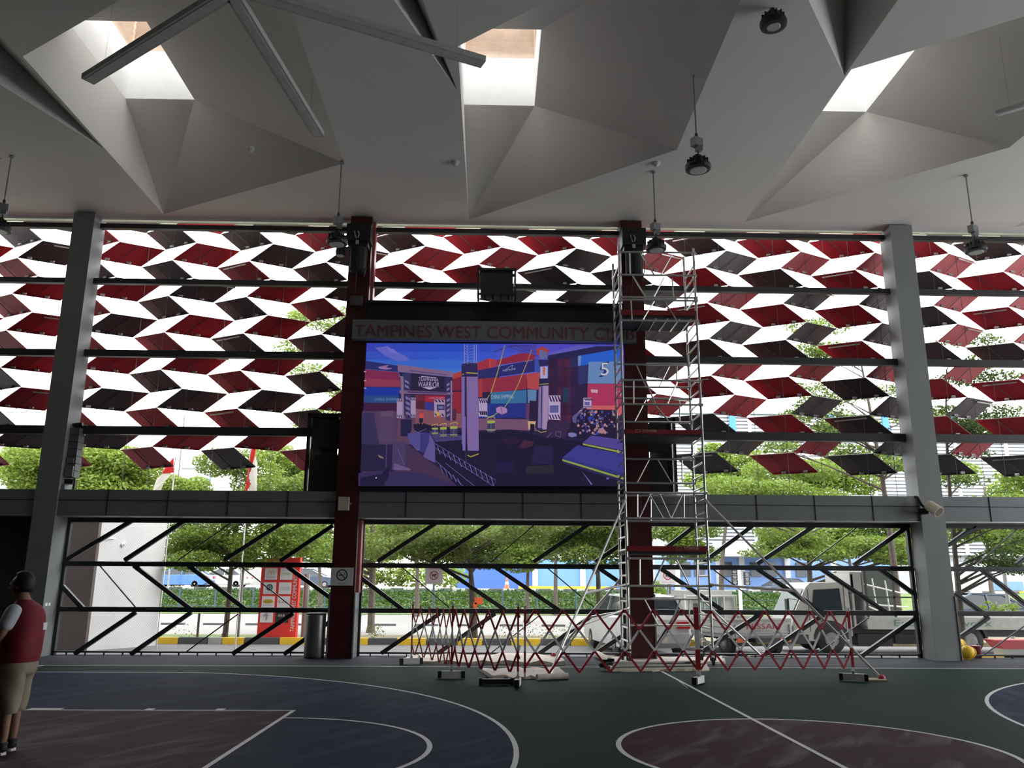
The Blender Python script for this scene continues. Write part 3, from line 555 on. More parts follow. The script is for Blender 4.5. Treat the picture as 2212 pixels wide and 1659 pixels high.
# barrels
def barrel(f,x,y,w_,h_): pg((66,62,110),*f(x,y,x+w_,y,x+w_,y+h_,x,y+h_)); pg((190,200,60),*f(x,y,x+w_,y-4,x+w_,y+h_*.22,x,y+h_*.24)); pl((205,205,70),1,*f(x,y+h_*.74,x+w_,y+h_*.72)); pl((205,205,70),1,*f(x,y+h_*.86,x+w_,y+h_*.84)); pl((225,215,120),1.1,*f(x-8,y-30,x+20,y-50,x+w_-10,y-60,x+w_,y-30)); pl((150,140,190),.8,*f(x+w_/2,y-40,x+w_/2,y+h_))
barrel(qa,1130,1395,95,110); barrel(qa,1258,1385,105,165); barrel(qa,1418,1370,115,180); barrel(qa,2010,1280,122,190)
# striped boards by post, spikes, spheres
pg((205,185,225),*qa(1870,930,2010,930,2010,1215,1875,1215)); 
for i in range(4): pg((30,22,50),*qa(1872+i*35,940,1890+i*35,940,1920+i*32,1000,1900+i*32,1000)); pg((30,22,50),*qa(1880+i*32,1130,1905+i*32,1130,1925+i*28,1190,1900+i*28,1190))
pg((205,150,205),*qb(85,1080,160,1050,260,1090,262,1150,180,1185,90,1140)); pl((60,60,140),1.2,*qb(160,1060,190,1180)); pl((200,205,90),1.4,*qb(60,1195,0,1220,-90,1215))
# blue ramps
pg((92,80,170),*qd(1465,420,1600,300,2110,370,2120,540)); pg((175,190,75),*qd(1465,425,2120,560,2120,590,1470,450)); pg((66,66,160),*qd(1145,650,1380,455,2130,600,2135,920)); pg((52,58,140),*qd(1145,640,2130,900,2135,960,1145,680)); pg((165,185,75),*qd(1140,675,2135,975,2135,1010,1140,705)); pg((42,36,84),*qd(1145,710,2135,1015,2100,1040,1150,745)); pg((150,145,220),*qd(1445,860,1620,1080,1600,1085)); pg((110,105,190),*qd(1840,970,1890,970,1880,1000,1845,1000))
pic.build('picture',M_scr,t)
# sign board above the screen
p,q=at(762,689,17.5),at(1375,737,17.5)
t=thing('name_board','long grey board lettered TAMPINES WEST COMMUNITY CLUB above the screen','sign board',((p.x+q.x)/2,17.5,q.z))
b=MB(); b.bb(p.x,q.x,17.5,17.66,at(1375,739,17.5).z,at(762,690,17.5).z); b.build('board',mat('board_grey',(.16,.17,.165),.6,var=.03),t)
b=MB(); a=at(766,727,17.49); e_=at(1372,731,17.49); b.text('TAMPINES WEST COMMUNITY CLUB',Vector((a.x,17.492,a.z-.0)),(1,0,0),(0,0,1),.275,e_.x-a.x); b.build('lettering',mat('letter_maroon',(.17,.045,.05),.6),t)
# roller box above sign
b=MB(); b.bb(-2.84,2.88,17.62,17.71,7.18,7.62); b.bb(-2.84,2.88,17.56,17.62,7.56,7.62)
tag(b.build('roller_box',MT['matt_black'],loc=(0,17.6,7.2)),'long black box between the red columns above the name board','box')
# projector cage above screen
p,q=at(1034,592,17.55),at(1112,650,17.55)
t=thing('stage_speaker','black caged loudspeaker standing on top of the screen housing','speaker',((p.x+q.x)/2,17.5,7.62))
b=MB(); b.bb(p.x+.05,q.x-.05,17.25,17.6,7.68,p.z-.02); b.build('housing',M_black,t)
b=MB(); b.bb(p.x-.02,p.x+.02,17.2,17.62,7.62,p.z+.02); b.bb(q.x-.02,q.x+.02,17.2,17.62,7.62,p.z+.02); b.bb(p.x,q.x,17.2,17.25,p.z-.03,p.z+.02); b.bb(p.x,q.x,17.55,17.62,p.z-.03,p.z+.02); b.bb(p.x,q.x,17.2,17.25,7.66,7.70)
for i in range(4): x=p.x+.15+i*(q.x-p.x-.3)/3; b.bb(x-.015,x+.015,17.25,17.45,7.62,7.7)
b.build('bracket',M_black,t)
b=MB(); b.bb(q.x-.04,q.x-.01,17.19,17.2,7.85,8.0); b.build('latch',M_white,t)
# hoist motors at the column tops
for x0,x1,l in((-3.33,-2.84,'black hoist unit with cables at the head of the red column left of the screen'),(2.88,3.37,'black hoist unit at the head of the red column behind the scaffold')):
    t=thing('chain_hoist',l,'hoist',((x0+x1)/2,17.6,8.5))
    b=MB(); b.bb(x0-.02,x1+.03,17.35,17.7,8.95,9.36); b.bb(x0+.02,x1-.03,17.4,17.7,8.85,8.95); b.build('mount',M_black,t)
    b=MB(); b.lathe(((x0+x1)/2,17.5,8.25),[(.14,0),(.19,.04),(.19,.55),(.15,.6)],16); b.build('drum',M_rubber,t)
    b=MB(); b.path([(x0+.16,17.34,9.18),(x0+.18,17.33,9.08),(x0+.21,17.34,9.0)],.012); b.path([(x0+.24,17.34,9.18),(x0+.27,17.33,9.1),(x0+.25,17.34,9.02)],.012); b.bb(x0+.2,x0+.27,17.33,17.35,8.86,8.95)
    b.build('clamp',M_alu,t)
    b=MB(); b.path([(x1-.06,17.36,8.85),(x1-.03,17.35,8.6),(x1-.04,17.36,8.3),(x1-.08,17.38,8.1)],.012); b.path([(x0+.22,17.55,8.25),(x0+.2,17.66,7.7),(x0+.2,17.68,7.3)],.008); b.build('cable',M_dark,t)
t=thing('spotlight','small black spotlight fixed to the left side of the red column top','spotlight',(-3.5,17.5,8.75))
b=MB(); b.lathe((-3.48,17.45,8.62),[(.10,0),(.11,.1),(.09,.2),(.05,.24)],14); b.build('housing',M_black,t); b=MB(); b.lathe((-3.48,17.45,8.61),[(.08,0),(.09,.01)],14); b.build('lens',M_glasslens,t)
b=MB(); b.bar((-3.48,17.5,8.85),(-3.3,17.7,8.9),.04,.03); b.build('arm',M_black,t)
# small boxes on column
b=MB(); p=at(758,641,17.68); q=at(783,661,17.68); b.bb(p.x,q.x,17.6,17.7,q.z,p.z); tag(b.build('junction_box',mat('dull_grey',(.10,.09,.09),.6),loc=(p.x,17.7,q.z)),'small dull junction box high on the red column','box')
b=MB(); p=at(733,1074,17.68); q=at(754,1103,17.68); b.bb(p.x,q.x,17.58,17.7,q.z,p.z); b.tube((q.x,17.64,(p.z+q.z)/2),(q.x+.05,17.64,(p.z+q.z)/2),.012); tag(b.build('switch_box',M_cream,loc=(p.x,17.7,q.z)),'cream switch box on the red column beside the grey beam','box')
# equipment cabinets either side
for (x1,y1,x2,y2,l,mir) in ((667,893,737,1063,'open black cabinet with dark panels left of the red column',0),(1400,903,1464,1066,'open black cabinet with dark panels behind the scaffold',1)):
    p,q=at(x1,y1,17.85),at(x2,y2,17.85); 
    if not mir: q.x=-3.34
    else: p.x=3.38
    t=thing('equipment_cabinet',l,'cabinet',((p.x+q.x)/2,17.9,q.z)); b=MB()
    b.bb(p.x,q.x,17.8,18.0,p.z-.08,p.z); sx=p.x if not mir else q.x-.05; b.bb(sx,sx+.05,17.8,18.0,q.z,p.z); b.bb(p.x,q.x,17.95,18.0,q.z,q.z+.03); b.build('frame',M_black,t)
    ix=(p.x+.22,q.x) if not mir else (p.x,q.x-.2)
    zm=(p.z+q.z)/2
    b=MB(); b.bb(ix[0],ix[1],17.82,17.9,zm+.08,p.z-.13); b.build('panel',MT['matt_black'],t)
    b=MB(); b.bb(ix[0]-.04,ix[1],17.82,17.9,q.z,zm-.06); b.build('panel',MT['matt_black'],t)
    b=MB(); b.bb(p.x+.06,q.x-.06,17.96,17.98,q.z+.02,p.z-.08); b.build('tiled_back',mat('dim_tile',(.22,.20,.17),.5),t)
# column loudspeaker (left)
t=thing('column_speaker','tall grey segmented speaker on the left grey column','speaker',(-9.1,17.95,3.5))
b=MB(); X0=-9.15
zt=at(165,925,17.9).z; zb=at(152,1033,17.9).z
n=7
for i in range(n):
    z1=zt-(zt-zb)*i/n; z2=zt-(zt-zb)*(i+1)/n+.012
    b.bb(X0,X0+.2,17.85,18.1,z2,z1)
b.build('speaker_box',mat('speaker_grey',(.12,.125,.12),.5),t)
b=MB(); b.bb(X0+.02,X0+.19,17.80,17.85,zb+.02,zb+.25); b.bb(X0+.03,X0+.17,17.82,17.85,zb+.32,zb+.42); b.build('label_plate',M_clad,t)
b=MB(); b.bb(X0,X0+.18,17.88,18.08,zb-.12,zb-.02); b.path([(X0+.2,17.9,zb),(X0+.21,17.9,zb-.1),(X0+.2,17.9,zb-.3)],.02); b.tube((X0,17.95,zt+.08),(X0+.2,17.95,zt+.1),.04); b.build('bracket',M_black,t)
b=MB(); b.bb(X0-.02,X0+.06,17.8,17.9,3.4,3.5); tag(b.build('junction_box',M_clad,loc=(X0,17.85,3.4)),'small pale junction box at the foot of the column speaker','box')
# cream horn on right column
p=at(2016,1098,17.4)
t=thing('horn_speaker','cream cylindrical projector speaker on the right grey column','speaker',(p.x,17.4,p.z))
d=Vector((.25,-.55,-.42)).normalized(); R=d.to_track_quat('Z','Y').to_matrix()
b=MB(); b.lathe(p-d*.15,[(.09,0),(.115,.03),(.12,.30),(.125,.31)],18,0,R); b.build('housing',M_cream,t)
b=MB(); b.lathe(p+d*.16,[(.10,0),(.10,.003)],18,0,R); b.build('grille',mat('grille_tan',(.22,.18,.12),.7),t)
b=MB(); b.path([at(1976,1073,17.6),at(1983,1075,17.55),at(1992,1092,17.55),at(2004,1100,17.5)],.03); b.box((p.x-.12,17.6,p.z-.05),(.12,.2,.12)); b.build('bracket',M_black,t)
# no smoking sign
def slab(name,label,cat,x0,x1,y,z0_,z1,cb,group=None,post=None,rotz=0):
    t=thing(name,label,cat,((x0+x1)/2,y,z0_),group); b=MB(); b.bb(x0,x1,y-.02,y,z0_,z1,0,(.7,.7,.7)); cb(b); b.build('face',M_col,t); return t
def cring(b,c,r1,r2,y,col,n=28,flat=1):
    for i in range(n):
        a0,a1=2*PI*i/n,2*PI*(i+1)/n; b.poly([(c[0]+r*math.cos(a),y,c[1]+r*math.sin(a)) for r,a in((r1,a0),(r2,a0),(r2,a1),(r1,a1))],0,col)
def quadline(b,p,q,w,y,col):
    d=Vector((q[0]-p[0],0,q[1]-p[1])).normalized(); n=Vector((-d.z,0,d.x))*w/2; P=Vector((p[0],y,p[1])); Q=Vector((q[0],y,q[1])); b.poly([P-n,Q-n,Q+n,P+n],0,col)
p,q=at(716,1226,17.68),at(762,1265,17.68)
def cb_(b):
    cx,cz=(p.x+q.x)/2,p.z-.15; y=17.655; K=(.01,.01,.01)
    b.bb(p.x,q.x,17.66,17.68,q.z,p.z,0,S((215,216,216))); cring(b,(cx,cz),.095,.115,y,K); quadline(b,(cx-.075,cz+.075),(cx+.075,cz-.075),.014,y,K)
    b.bb(cx-.075,cx+.03,y,y+.001,cz-.012,cz+.006,0,K); b.bb(cx+.045,cx+.055,y,y+.001,cz-.01,cz+.05,0,S((120,20,20)))
    b.text('No Smoking',Vector((cx,y,cz-.19)),(1,0,0),(0,0,1),.035,.16,0,K,True); b.text('By law, smoking is prohibited',Vector((cx,y,cz-.235)),(1,0,0),(0,0,1),.012,.34,0,K,True)
    b.bb(p.x+.02,q.x-.02,17.66,17.68,p.z+.0,p.z+.06,0,S((70,12,18))); b.text('NO SMOKING',Vector((cx,y,p.z+.012)),(1,0,0),(0,0,1),.035,.3,0,S((150,60,60)),True)
t=thing('notice_sign','white no smoking notice on the red column','sign',((p.x+q.x)/2,17.68,q.z)); b=MB(); cb_(b); b.build('face',M_col,t)
# bin
bp=(-3.62,17.82,0)
t=thing('litter_bin','cylindrical brushed steel litter bin against the red column','bin',bp)
b=MB(); b.lathe(bp,[(.20,0),(.205,.02),(.205,.84),(.20,.86)],28); b.build('body',M_steel,t,True)
b=MB(); b.lathe((bp[0],bp[1],.86),[(.208,0),(.21,.02),(.18,.035),(.1,.036)],28); b.build('lid',M_black,t)
b=MB(); b.lathe((bp[0],bp[1],-.0),[(.208,0),(.208,.04)],28); b.build('base_ring',M_black,t)
# ================================================================ SCAFFOLD TOWER
t=thing('scaffold_tower','tall aluminium mobile scaffold tower with red edged platforms','scaffold',(3.45,17.0,0))
YNr,YFr=16.6,17.5
def vup(xb,yb,xt,yt,Y,nm='upright'):
    p=at(xb,yb,Y); q=at(xt,yt,Y); x=(p.x+q.x)/2; return x,q.z
XL=(at(1357,1380,YNr).x+at(1340,600,YNr).x)/2; XR=(at(1540,1400,YNr).x+at(1500,600,YNr).x)/2
ZT=at(1497,537,YNr).z; ZTL=at(1338,530,YNr).z; 
def L4(x,Y): return x
for x,Y,zt in((XL,YNr,ZTL),(XR,YNr,ZT),(XL,YFr,at(1322,570,YFr).z),(XR,YFr,at(1478,555,YFr).z)):
    b=MB(); b.tube((x,Y,.22),(x,Y,zt),.0255,10)
    z=1.2
    while z<zt-.3: b.tube((x,Y,z-.05),(x,Y,z+.05),.03,8); z+=1.0
    b.build('upright',M_alu,t)
    c=MB(); c.lathe((x-.025,Y,.075),[(.05,0),(.075,.01),(.075,.04),(.05,.05)],16,0,'X'); c.bar((x-.045,Y,.08),(x-.045,Y,.2),.03,.01); c.bar((x+.045,Y,.08),(x+.045,Y,.2),.03,.01); c.tube((x,Y,.18),(x,Y,.34),.02); c.lathe((x,Y,.25),[(.05,0),(.05,.04)],10)
    c.build('caster',M_rubber,t)
for x in(XL,XR):
    z=.42; 
    while z<min(ZT,ZTL)-.25:
        b=MB(); b.tube((x,YNr,z),(x,YFr,z),.02,8); b.build('rung',M_alu,t); z+=.25
NEAR=[(1343,544,1475,549,1),(1344,593,1496,599,1),(1345,641,1500,647,1),(1345,647,1500,653,1),(1347,691,1500,697,1),(1352,821,1506,825,1),(1352,872.8,1514,876.6,1),(1357,1064,1520,1066.5,1),(1359,1119.6,1524,1122,1),(1365,1205.7,1529,1208,1),(1365,1265,1532,1266.5,1),
(1360.5,547,1361.7,591,0),(1452,602,1455,641,0),(1363,649,1365,690,0),(1385,548,1412.6,593,0),(1451,551,1428,593,0),(1367,596,1394,640,0),(1435,599,1412.6,641,0),(1413,651,1388,692,0),(1435,651,1463,695,0),
(1377,1068,1377,1117,0),(1477,1068,1477,1120,0),(1405,1067,1381,1119,0),(1402.5,1067,1433,1120,0),(1425,1067,1449.4,1120,0),(1473.4,1068,1449.4,1120,0),(1382,1207,1382,1264,0),(1506,1208,1506,1265,0),(1435.4,1208,1410,1264,0),(1460.8,1208,1490,1265,0),(1368.6,823,1368.6,872,0),(1395,823,1416,874,0),(1463,825,1440.5,875,0)]
FARB=[(1350.6,786.7,1481,790.5,1),(1352,834.8,1483.5,840,1),(1352,860,1486,864,1),(1353,911,1488.6,914.6,1),(1355.7,990.5,1493.7,994,1),(1358,1042.4,1496,1046,1),(1359.5,1070,1496,1073,1),(1359.5,1124.7,1504,1128.5,1),(1351,1292.5,1508,1295,1),(1350,1350,1502,1351,1),(1388,681,1500,682.5,0),
(1462,792,1462,837,0),(1374.7,789,1395,836,0),(1445.6,792,1423,838,0),(1468,866,1468,912,0),(1395,864,1371,911,0),(1405,862,1445.6,912,0),(1402.5,992,1376,1043,0),(1420,992,1450.6,1044,0),(1473,994,1474,1045,0),(1392,1294,1422,1350,0),(1470,1295,1449,1350,0),(1489,1295,1489,1350,0),(1406,1072,1406,1126,0)]
for Y,LL in((YNr,NEAR),(YFr,FARB)):
    rails=[g for g in LL if g[4]]; br=[g for g in LL if not g[4]]
    for g in rails:
        p,q=at(g[0],g[1],Y),at(g[2],g[3],Y); z=(p.z+q.z)/2; b=MB(); b.tube((XL,Y-.04,z),(XR,Y-.04,z),.022,8); 
        for xx in(XL,XR): b.box((xx,Y-.02,z),(.07,.09,.05))
        b.build('guard_rail',M_alu,t)
    for g in br:
        p,q=at(g[0],g[1],Y-.04),at(g[2],g[3],Y-.04); b=MB(); b.tube(p,q,.016,6); b.build('brace',M_alu,t)
for (ya,yb,txt,tx) in((670,681,0,0),(928,937,'TOWER',1375),(1179.5,1191,'TOWER',1464)):
    za,zb=at(1430,ya,YNr-.05).z,at(1430,yb,YNr-.05).z
    b=MB(); b.bb(XL+.02,XR-.02,YNr-.05,YNr-.01,zb,za); b.build('toe_board',M_plred,t); b=MB(); b.bb(XL+.02,XR-.02,YFr,YFr+.03,zb,za); b.build('toe_board',M_plred,t)
    b=MB(); b.bb(XL+.04,XR-.04,YNr,YFr,zb-.05,zb+.01); b.build('platform',mat('platform_deck',(.05,.045,.045),.7),t)
    if txt:
        b=MB(); o=at(tx,yb-1.5,YNr-.055); h=(za-zb)*.62; b.text(txt,Vector((o.x+.12,YNr-.054,zb+.03)),(1,0,0),(0,0,1),h,.30)
        b.bb(o.x-.02,o.x+.08,YNr-.055,YNr-.053,zb+.03,zb+.035); b.bb(o.x-.02,o.x+.08,YNr-.055,YNr-.053,zb+.025+h,zb+.03+h); b.bb(o.x-.02,o.x-.015,YNr-.055,YNr-.053,zb+.03,zb+.03+h); b.bb(o.x+.075,o.x+.08,YNr-.055,YNr-.053,zb+.03,zb+.03+h)
        b.build('lettering',M_cream,t)
b=MB()
z=at(1430,690,YNr).z
for i in range(5): x=XL+.5+i*.25; b.tube((x,YNr,z+.02),(x+.0,YFr,z+.02),.018,6)
b.build('trapdoor_frame',M_alu,t)
# outriggers
def outr(pts,foot,lab=None):
    b=MB()
    for a,c in pts: b.tube(a,c,.024,8); 
    for a,c in pts: b.tube(a+(c-a).normalized()*0,a+(c-a).normalized()*.1,.034,8)
    o=b.build('outrigger',M_alu,t)
    b=MB(); b.lathe(foot,[(.06,0),(.055,.03),(.03,.06)],12); b.build('foot',M_bred,o)
zt1=at(1527,1080,YNr).z; zt2=at(1528,1263,YNr).z
f1=gz(1905,1466,.03); k1=Vector((XR,YNr,zt1))+(f1-Vector((XR,YNr,zt1)))*.56
outr([(Vector((XR,YNr,zt1)),f1),(Vector((XR,YNr,zt2)),k1)],f1)
f2=gz(1185,1464,.03); k2=Vector((XL,YNr,zt1))+(f2-Vector((XL,YNr,zt1)))*.58
outr([(Vector((XL,YNr,zt1)),f2),(Vector((XL,YNr,zt2)),k2),(Vector((XL,YNr,1.05)),f2+(k2-f2)*.55)],f2)
f3=Vector((at(1646,1410,17.9).x,17.9,.05)); outr([(Vector((XR,YFr,1.25)),f3),(Vector((XR,YFr,.95)),(f3+Vector((XR,YFr,1.25)))/2)],f3)
f4=Vector((at(1196,1416,17.9).x,17.9,.05)); outr([(Vector((XL,YFr,1.6)),f4),(Vector((XL,YFr,.95)),(f4+Vector((XL,YFr,1.6)))/2)],f4)
# ================================================================ BARRIERS
def on(P0,P1,x,y):  # pixel ray onto vertical plane through P0,P1
    n=Vector((P1.y-P0.y,-(P1.x-P0.x),0)); v=ray(x,y); o=Vector((0,0,H)); return o+v*((P0-o).dot(n)/v.dot(n))
PA,PB,PC,PD,PE=gz(888,1436),gz(975,1466),gz(1123,1484),gz(1507,1478),gz(1845,1472)
def post(b,P,h,w=.03,flat=None):
    segs=[(.12,.22,1),(.22,.52,0),(.52,.82,1),(.82,h-.06,0),(h-.06,h,1)]
    for a,c,mi in segs: b.box((P.x,P.y,(a+c)/2),(w,.025,c-a),mi)
def foot(b,P,ang,L=.42):
    R=Matrix.Rotation(ang,3,'Z'); b.box((P.x,P.y,.07),(L,.07,.10),1,R)
    for s in(-1,1): b.box(Vector((P.x,P.y,.065))+R@Vector((s*(L/2-.02),0,0)),(.06,.075,.11),2,R)
    b.box((P.x,P.y,.13),(.04,.05,.06),3,R)
def lattice(b,P0,P1,xs,zt,zb,redmid=False,w=.032):
    d=(P1-P0); Lp=d.length; dn=d/Lp
    ts=[(on(P0,P1,x,1380)-P0).dot(dn) for x in xs]; 
    T=[0 if ts[0]>.05 else ts[0]]+[]; ts=sorted(ts)
    # extend linearly at both ends
    p0=ts[1]-ts[0]; p1=ts[-1]-ts[-2]
    full=[ts[0]-p0]+ts+[ts[-1]+p1,]
    def X(k):   # k in half steps
        i=k//2; i=max(0,min(len(full)-1,i))
        return full[i] if k%2==0 else (full[i]+full[min(i+1,len(full)-1)])/2
    zs=[zt,zt-(zt-zb)/3,zt-(zt-zb)*2/3,zb]
    n=2*len(full)
    def clip(a,za,c,zc):
        if a>c: a,za,c,zc=c,zc,a,za
        if c<=0 or a>=Lp: return None
        if a<0: t_=-a/(c-a); za+=(zc-za)*t_; a=0
        if c>Lp: t_=(Lp-a)/(c-a); zc=za+(zc-za)*t_; c=Lp
        return a,za,c,zc
    for k in range(0,n,1):
        for l in range(3):
            if (k+l)%2: continue
            for dk in(-1,1):
                if k+dk<0 or k+dk>=n-1: continue
                r=clip(X(k),zs[l],X(k+dk),zs[l+1])
                if not r: continue
                a,za,c,zc=r
                if abs(c-a)<.01: continue
                off=dn.cross(Vector((0,0,1)))*(.008*dk)
                b.bar(P0+dn*a+Vector((0,0,za))+off,P0+dn*c+Vector((0,0,zc))+off,w,.012,0 if l!=1 else (0 if redmid else 1),off)
BM=[M_bred,M_bwhite,M_rubber,M_alu]
def barrier(label,P0,P1,xs,zt,zb,posts,group='expanding trellis barriers'):
    t=thing('folding_barrier',label,'barrier',(P0+P1)/2,group)
    b=MB(); lattice(b,P0,P1,xs,zt,zb); b.build('lattice',BM,t)
    for P,h,w,ang in posts:
        b=MB(); post(b,P,h,w); b.build('post',BM,t)
        if ang is not None: b=MB(); foot(b,P,ang); b.build('foot',BM,t)
barrier('red and white folding barrier closed up at the far left end of the row',PA,PB,[906,926,943,957,970],1.08,.2,[(PA,1.16,.028,.35)])
barrier('red and white folding barrier with tall narrow diamonds left of centre',PB,PC,[983,1001,1026,1054,1086,1118],1.1,.2,[(PB,1.2,.028,0),(PC+Vector((-.03,0,0)),1.22,.03,1.45)])
PC2=PC+Vector((.07,-.1,0))
barrier('red and white folding barrier stretched across the scaffold foot',PC2,PD,[1156,1217,1284,1350,1413.7,1474.8],1.12,.2,[(PC2,1.18,.03,None)])
PD2=PD+Vector((.01,-.05,0))
barrier('red and white folding barrier right of the scaffold',PD2,PE,[1538.6,1598,1656,1707,1755,1797],1.1,.2,[(PD2,1.22,.075,1.0),(PE,1.15,.04,-.45)])
# loose foot lying on the floor
p=gz(1072,1480); t=thing('barrier_foot','loose black barrier foot lying on the floor beside the barrier post','barrier foot',p)
b=MB(); b.box(p+Vector((0,0,.05)),(.46,.08,.08),0,.05); b.box(p+Vector((-.24,0,.05)),(.05,.09,.1),1,.05); b.box(p+Vector((.24,0,.05)),(.05,.09,.1),1,.05); b.build('bar',[M_dark,M_rubber],t)
b=MB(); b.lathe(p+Vector((-.14,.12,.07)),[(.04,0),(.045,.01),(.04,.02)],14,0,'Y'); b.lathe(p+Vector((.15,.10,.07)),[(.04,0),(.045,.01),(.04,.02)],14,0,'Y'); b.build('wheel',M_clad,t)
# sheets
def sheet(name,label,corners,th=.012,mt=None,cat='sheet',bump=.02,seed=1):
    rnd=random.Random(seed); P=[gz(*c) for c in corners]; n=12; m_=5; b=MB(); vs=[]
    for j in range(m_+1):
        for i in range(n+1):
            u,v=i/n,j/m_; p=P[0].lerp(P[1],u).lerp(P[3].lerp(P[2],u),v); e=min(u,1-u,v,1-v)
            vs.append(p+Vector((rnd.uniform(-.02,.02),rnd.uniform(-.03,.03),th+rnd.uniform(0,bump)*(1.5 if e==0 else .6))))
    fs=[(j*(n+1)+i,j*(n+1)+i+1,(j+1)*(n+1)+i+1,(j+1)*(n+1)+i) for j in range(m_) for i in range(n)]
    b.add(vs,fs); lo=len(b.v); b.add([Vector((v.x,v.y,.001)) for v in vs],[tuple(reversed(f)) for f in fs])
    ed=[i for i in range(n+1)]+[j*(n+1)+n for j in range(1,m_+1)]+[m_*(n+1)+i for i in range(n-1,-1,-1)]+[j*(n+1) for j in range(m_-1,0,-1)]
    for a,c in zip(ed,ed[1:]+ed[:1]): b.f.append([a,c,lo+c,lo+a]); b.m.append(0); b.c.append(None)
    o=b.build(name,mt or M_canvas,loc=sum(P,Vector())/4); tag(o,label,cat,'cream dust sheets on the floor' if name=='dust_sheet' else None); return o
sheet('dust_sheet','cream dust sheet rumpled beneath the leftmost barrier foot',[(872,1431),(902,1431),(905,1417),(888,1417)],.02,bump=.035,seed=3)
sheet('dust_sheet','long cream dust sheet lying along the fence left of the scaffold',[(915,1434),(1218,1437),(1208,1420),(905,1419)],.02,bump=.05,seed=4)
sheet('dust_sheet','large cream dust sheet under the left scaffold outrigger',[(1068,1469),(1226,1466),(1205,1447),(1032,1447)],.02,bump=.04,seed=5)
sheet('dust_sheet','cream dust sheet under the scaffold casters and the red column',[(1330,1438),(1570,1434),(1560,1423),(1292,1420)],.012,bump=.03,seed=6)
sheet('dust_sheet','cream dust sheet under the stacked aluminium braces',[(1322,1452),(1530,1450),(1528,1440),(1296,1438)],.012,bump=.03,seed=8)
def roll(label,a,c,r): b=MB(); b.tube(gz(*a)+Vector((0,0,r)),gz(*c)+Vector((0,0,r)),r,10); b.tube(gz(*a)+Vector((0,0,r)),gz(*c)+Vector((0,0,r)),r*.6,10); tag(b.build('rolled_sheet',M_canvas,loc=gz(*a)),label,'rolled sheet')
roll('cream sheet rolled up beside the scaffold casters',(1290,1421),(1318,1436),.07)
roll('rolled edge of cream sheet near the left outrigger foot',(1160,1470),(1226,1467),.05)
def board(label,px,dx,dy,ang): 
    p=gz(*px); b=MB(); b.box(p+Vector((0,0,.014)),(dx,dy,.025),0,ang); tag(b.build('wooden_board',mat('plywood',(.42,.36,.28),.8),loc=p),label,'board')
board('small wooden board under the right outrigger foot',(1886,1470),.38,.28,-.2)
board('small wooden board beneath the far outrigger by the trucks',(1655,1418),.75,.2,0)
b=MB(); p=gz(1105,1476); b.box(p+Vector((.0,0,.01)),(.1,.05,.02),0,.2)
# stacked braces
t=thing('brace_stack','stack of aluminium scaffold braces lying in front of the red column','scaffold parts',gz(1410,1448))
for i,(dz,dy) in enumerate(((.03,0),(.03,.07),(.085,.02),(.085,.09),(.14,.03),(.03,.16),(.085,.17))):
    p=gz(1325,1450)+Vector((0,dy*1.4,dz)); q=gz(1498,1447)+Vector((0,dy*1.4,dz)); b=MB(); b.tube(p,q,.024,8); b.box(q+Vector((.03,0,0)),(.07,.06,.05)); b.build('tube',M_alu,t)
b=MB(); p=gz(1330,1449); 
for i in range(7): b.box(p+Vector((random.uniform(-.25,.05),random.uniform(-.05,.15),.06+.02*i)),(.12,.06,.05),0,random.random()*3)
b.build('clamp_pile',M_black,t)
b=MB(); p=gz(1440,1447); b.box(p+Vector((0,.05,.12)),(.9,.08,.03)); b.build('dark_bar',M_black,t)
# helmets and paint can
def helmet(label,c,tilt,col):
    t=thing('safety_helmet',label,'helmet',(c.x,c.y,c.z-.1),'yellow safety helmets'); R=Matrix.Rotation(tilt,3,'Y')@Matrix.Rotation(.5,3,'X'); b=MB()
    prof=[(.145,0),(.143,.03),(.135,.07),(.115,.11),(.08,.14),(.04,.155),(.002,.16)]; b.lathe(c,prof,20,0,R); b.build('shell',col,t,True)
    b=MB(); b.lathe(c-R@Vector((0,0,.006)),[(.145,0),(.175,.004),(.175,.010),(.14,.014)],20,0,R); b.bar(c+R@Vector((-.13,0,.07)),c+R@Vector((0,0,.165)),.03,.02,0,R@Vector((0,0,1))); b.bar(c+R@Vector((.13,0,.07)),c+R@Vector((0,0,.165)),.03,.02,0,R@Vector((0,0,1))); b.build('brim',col,t)
helmet('yellow safety helmet lying tilted in front of the red bucket',gz(2092,1424)+Vector((0,0,.12)),-.7,M_yellow)
helmet('second yellow helmet leaning on the right grey column foot',gz(2079,1420)+Vector((0,.1,.22)),-1.1,M_yellow)
c=gz(2110,1421); t=thing('paint_bucket','small dark red bucket with wire handle beside the yellow helmets','bucket',c)
b=MB(); b.lathe(c,[(.095,0),(.10,.01),(.105,.24),(.11,.25),(.10,.25)],18); b.build('body',M_plred,t,True)
b=MB(); b.lathe(c+Vector((0,0,.02)),[(.099,0),(.101,.06)],18); b.build('label_band',M_cream,t)
b=MB(); pts=[c+Vector((.11*math.cos(a)-.05,-.02,.22+.2*math.sin(a))) for a in [PI*i/10 for i in range(11)]]; b.path(pts,.004,5); b.build('handle',M_alu,t)
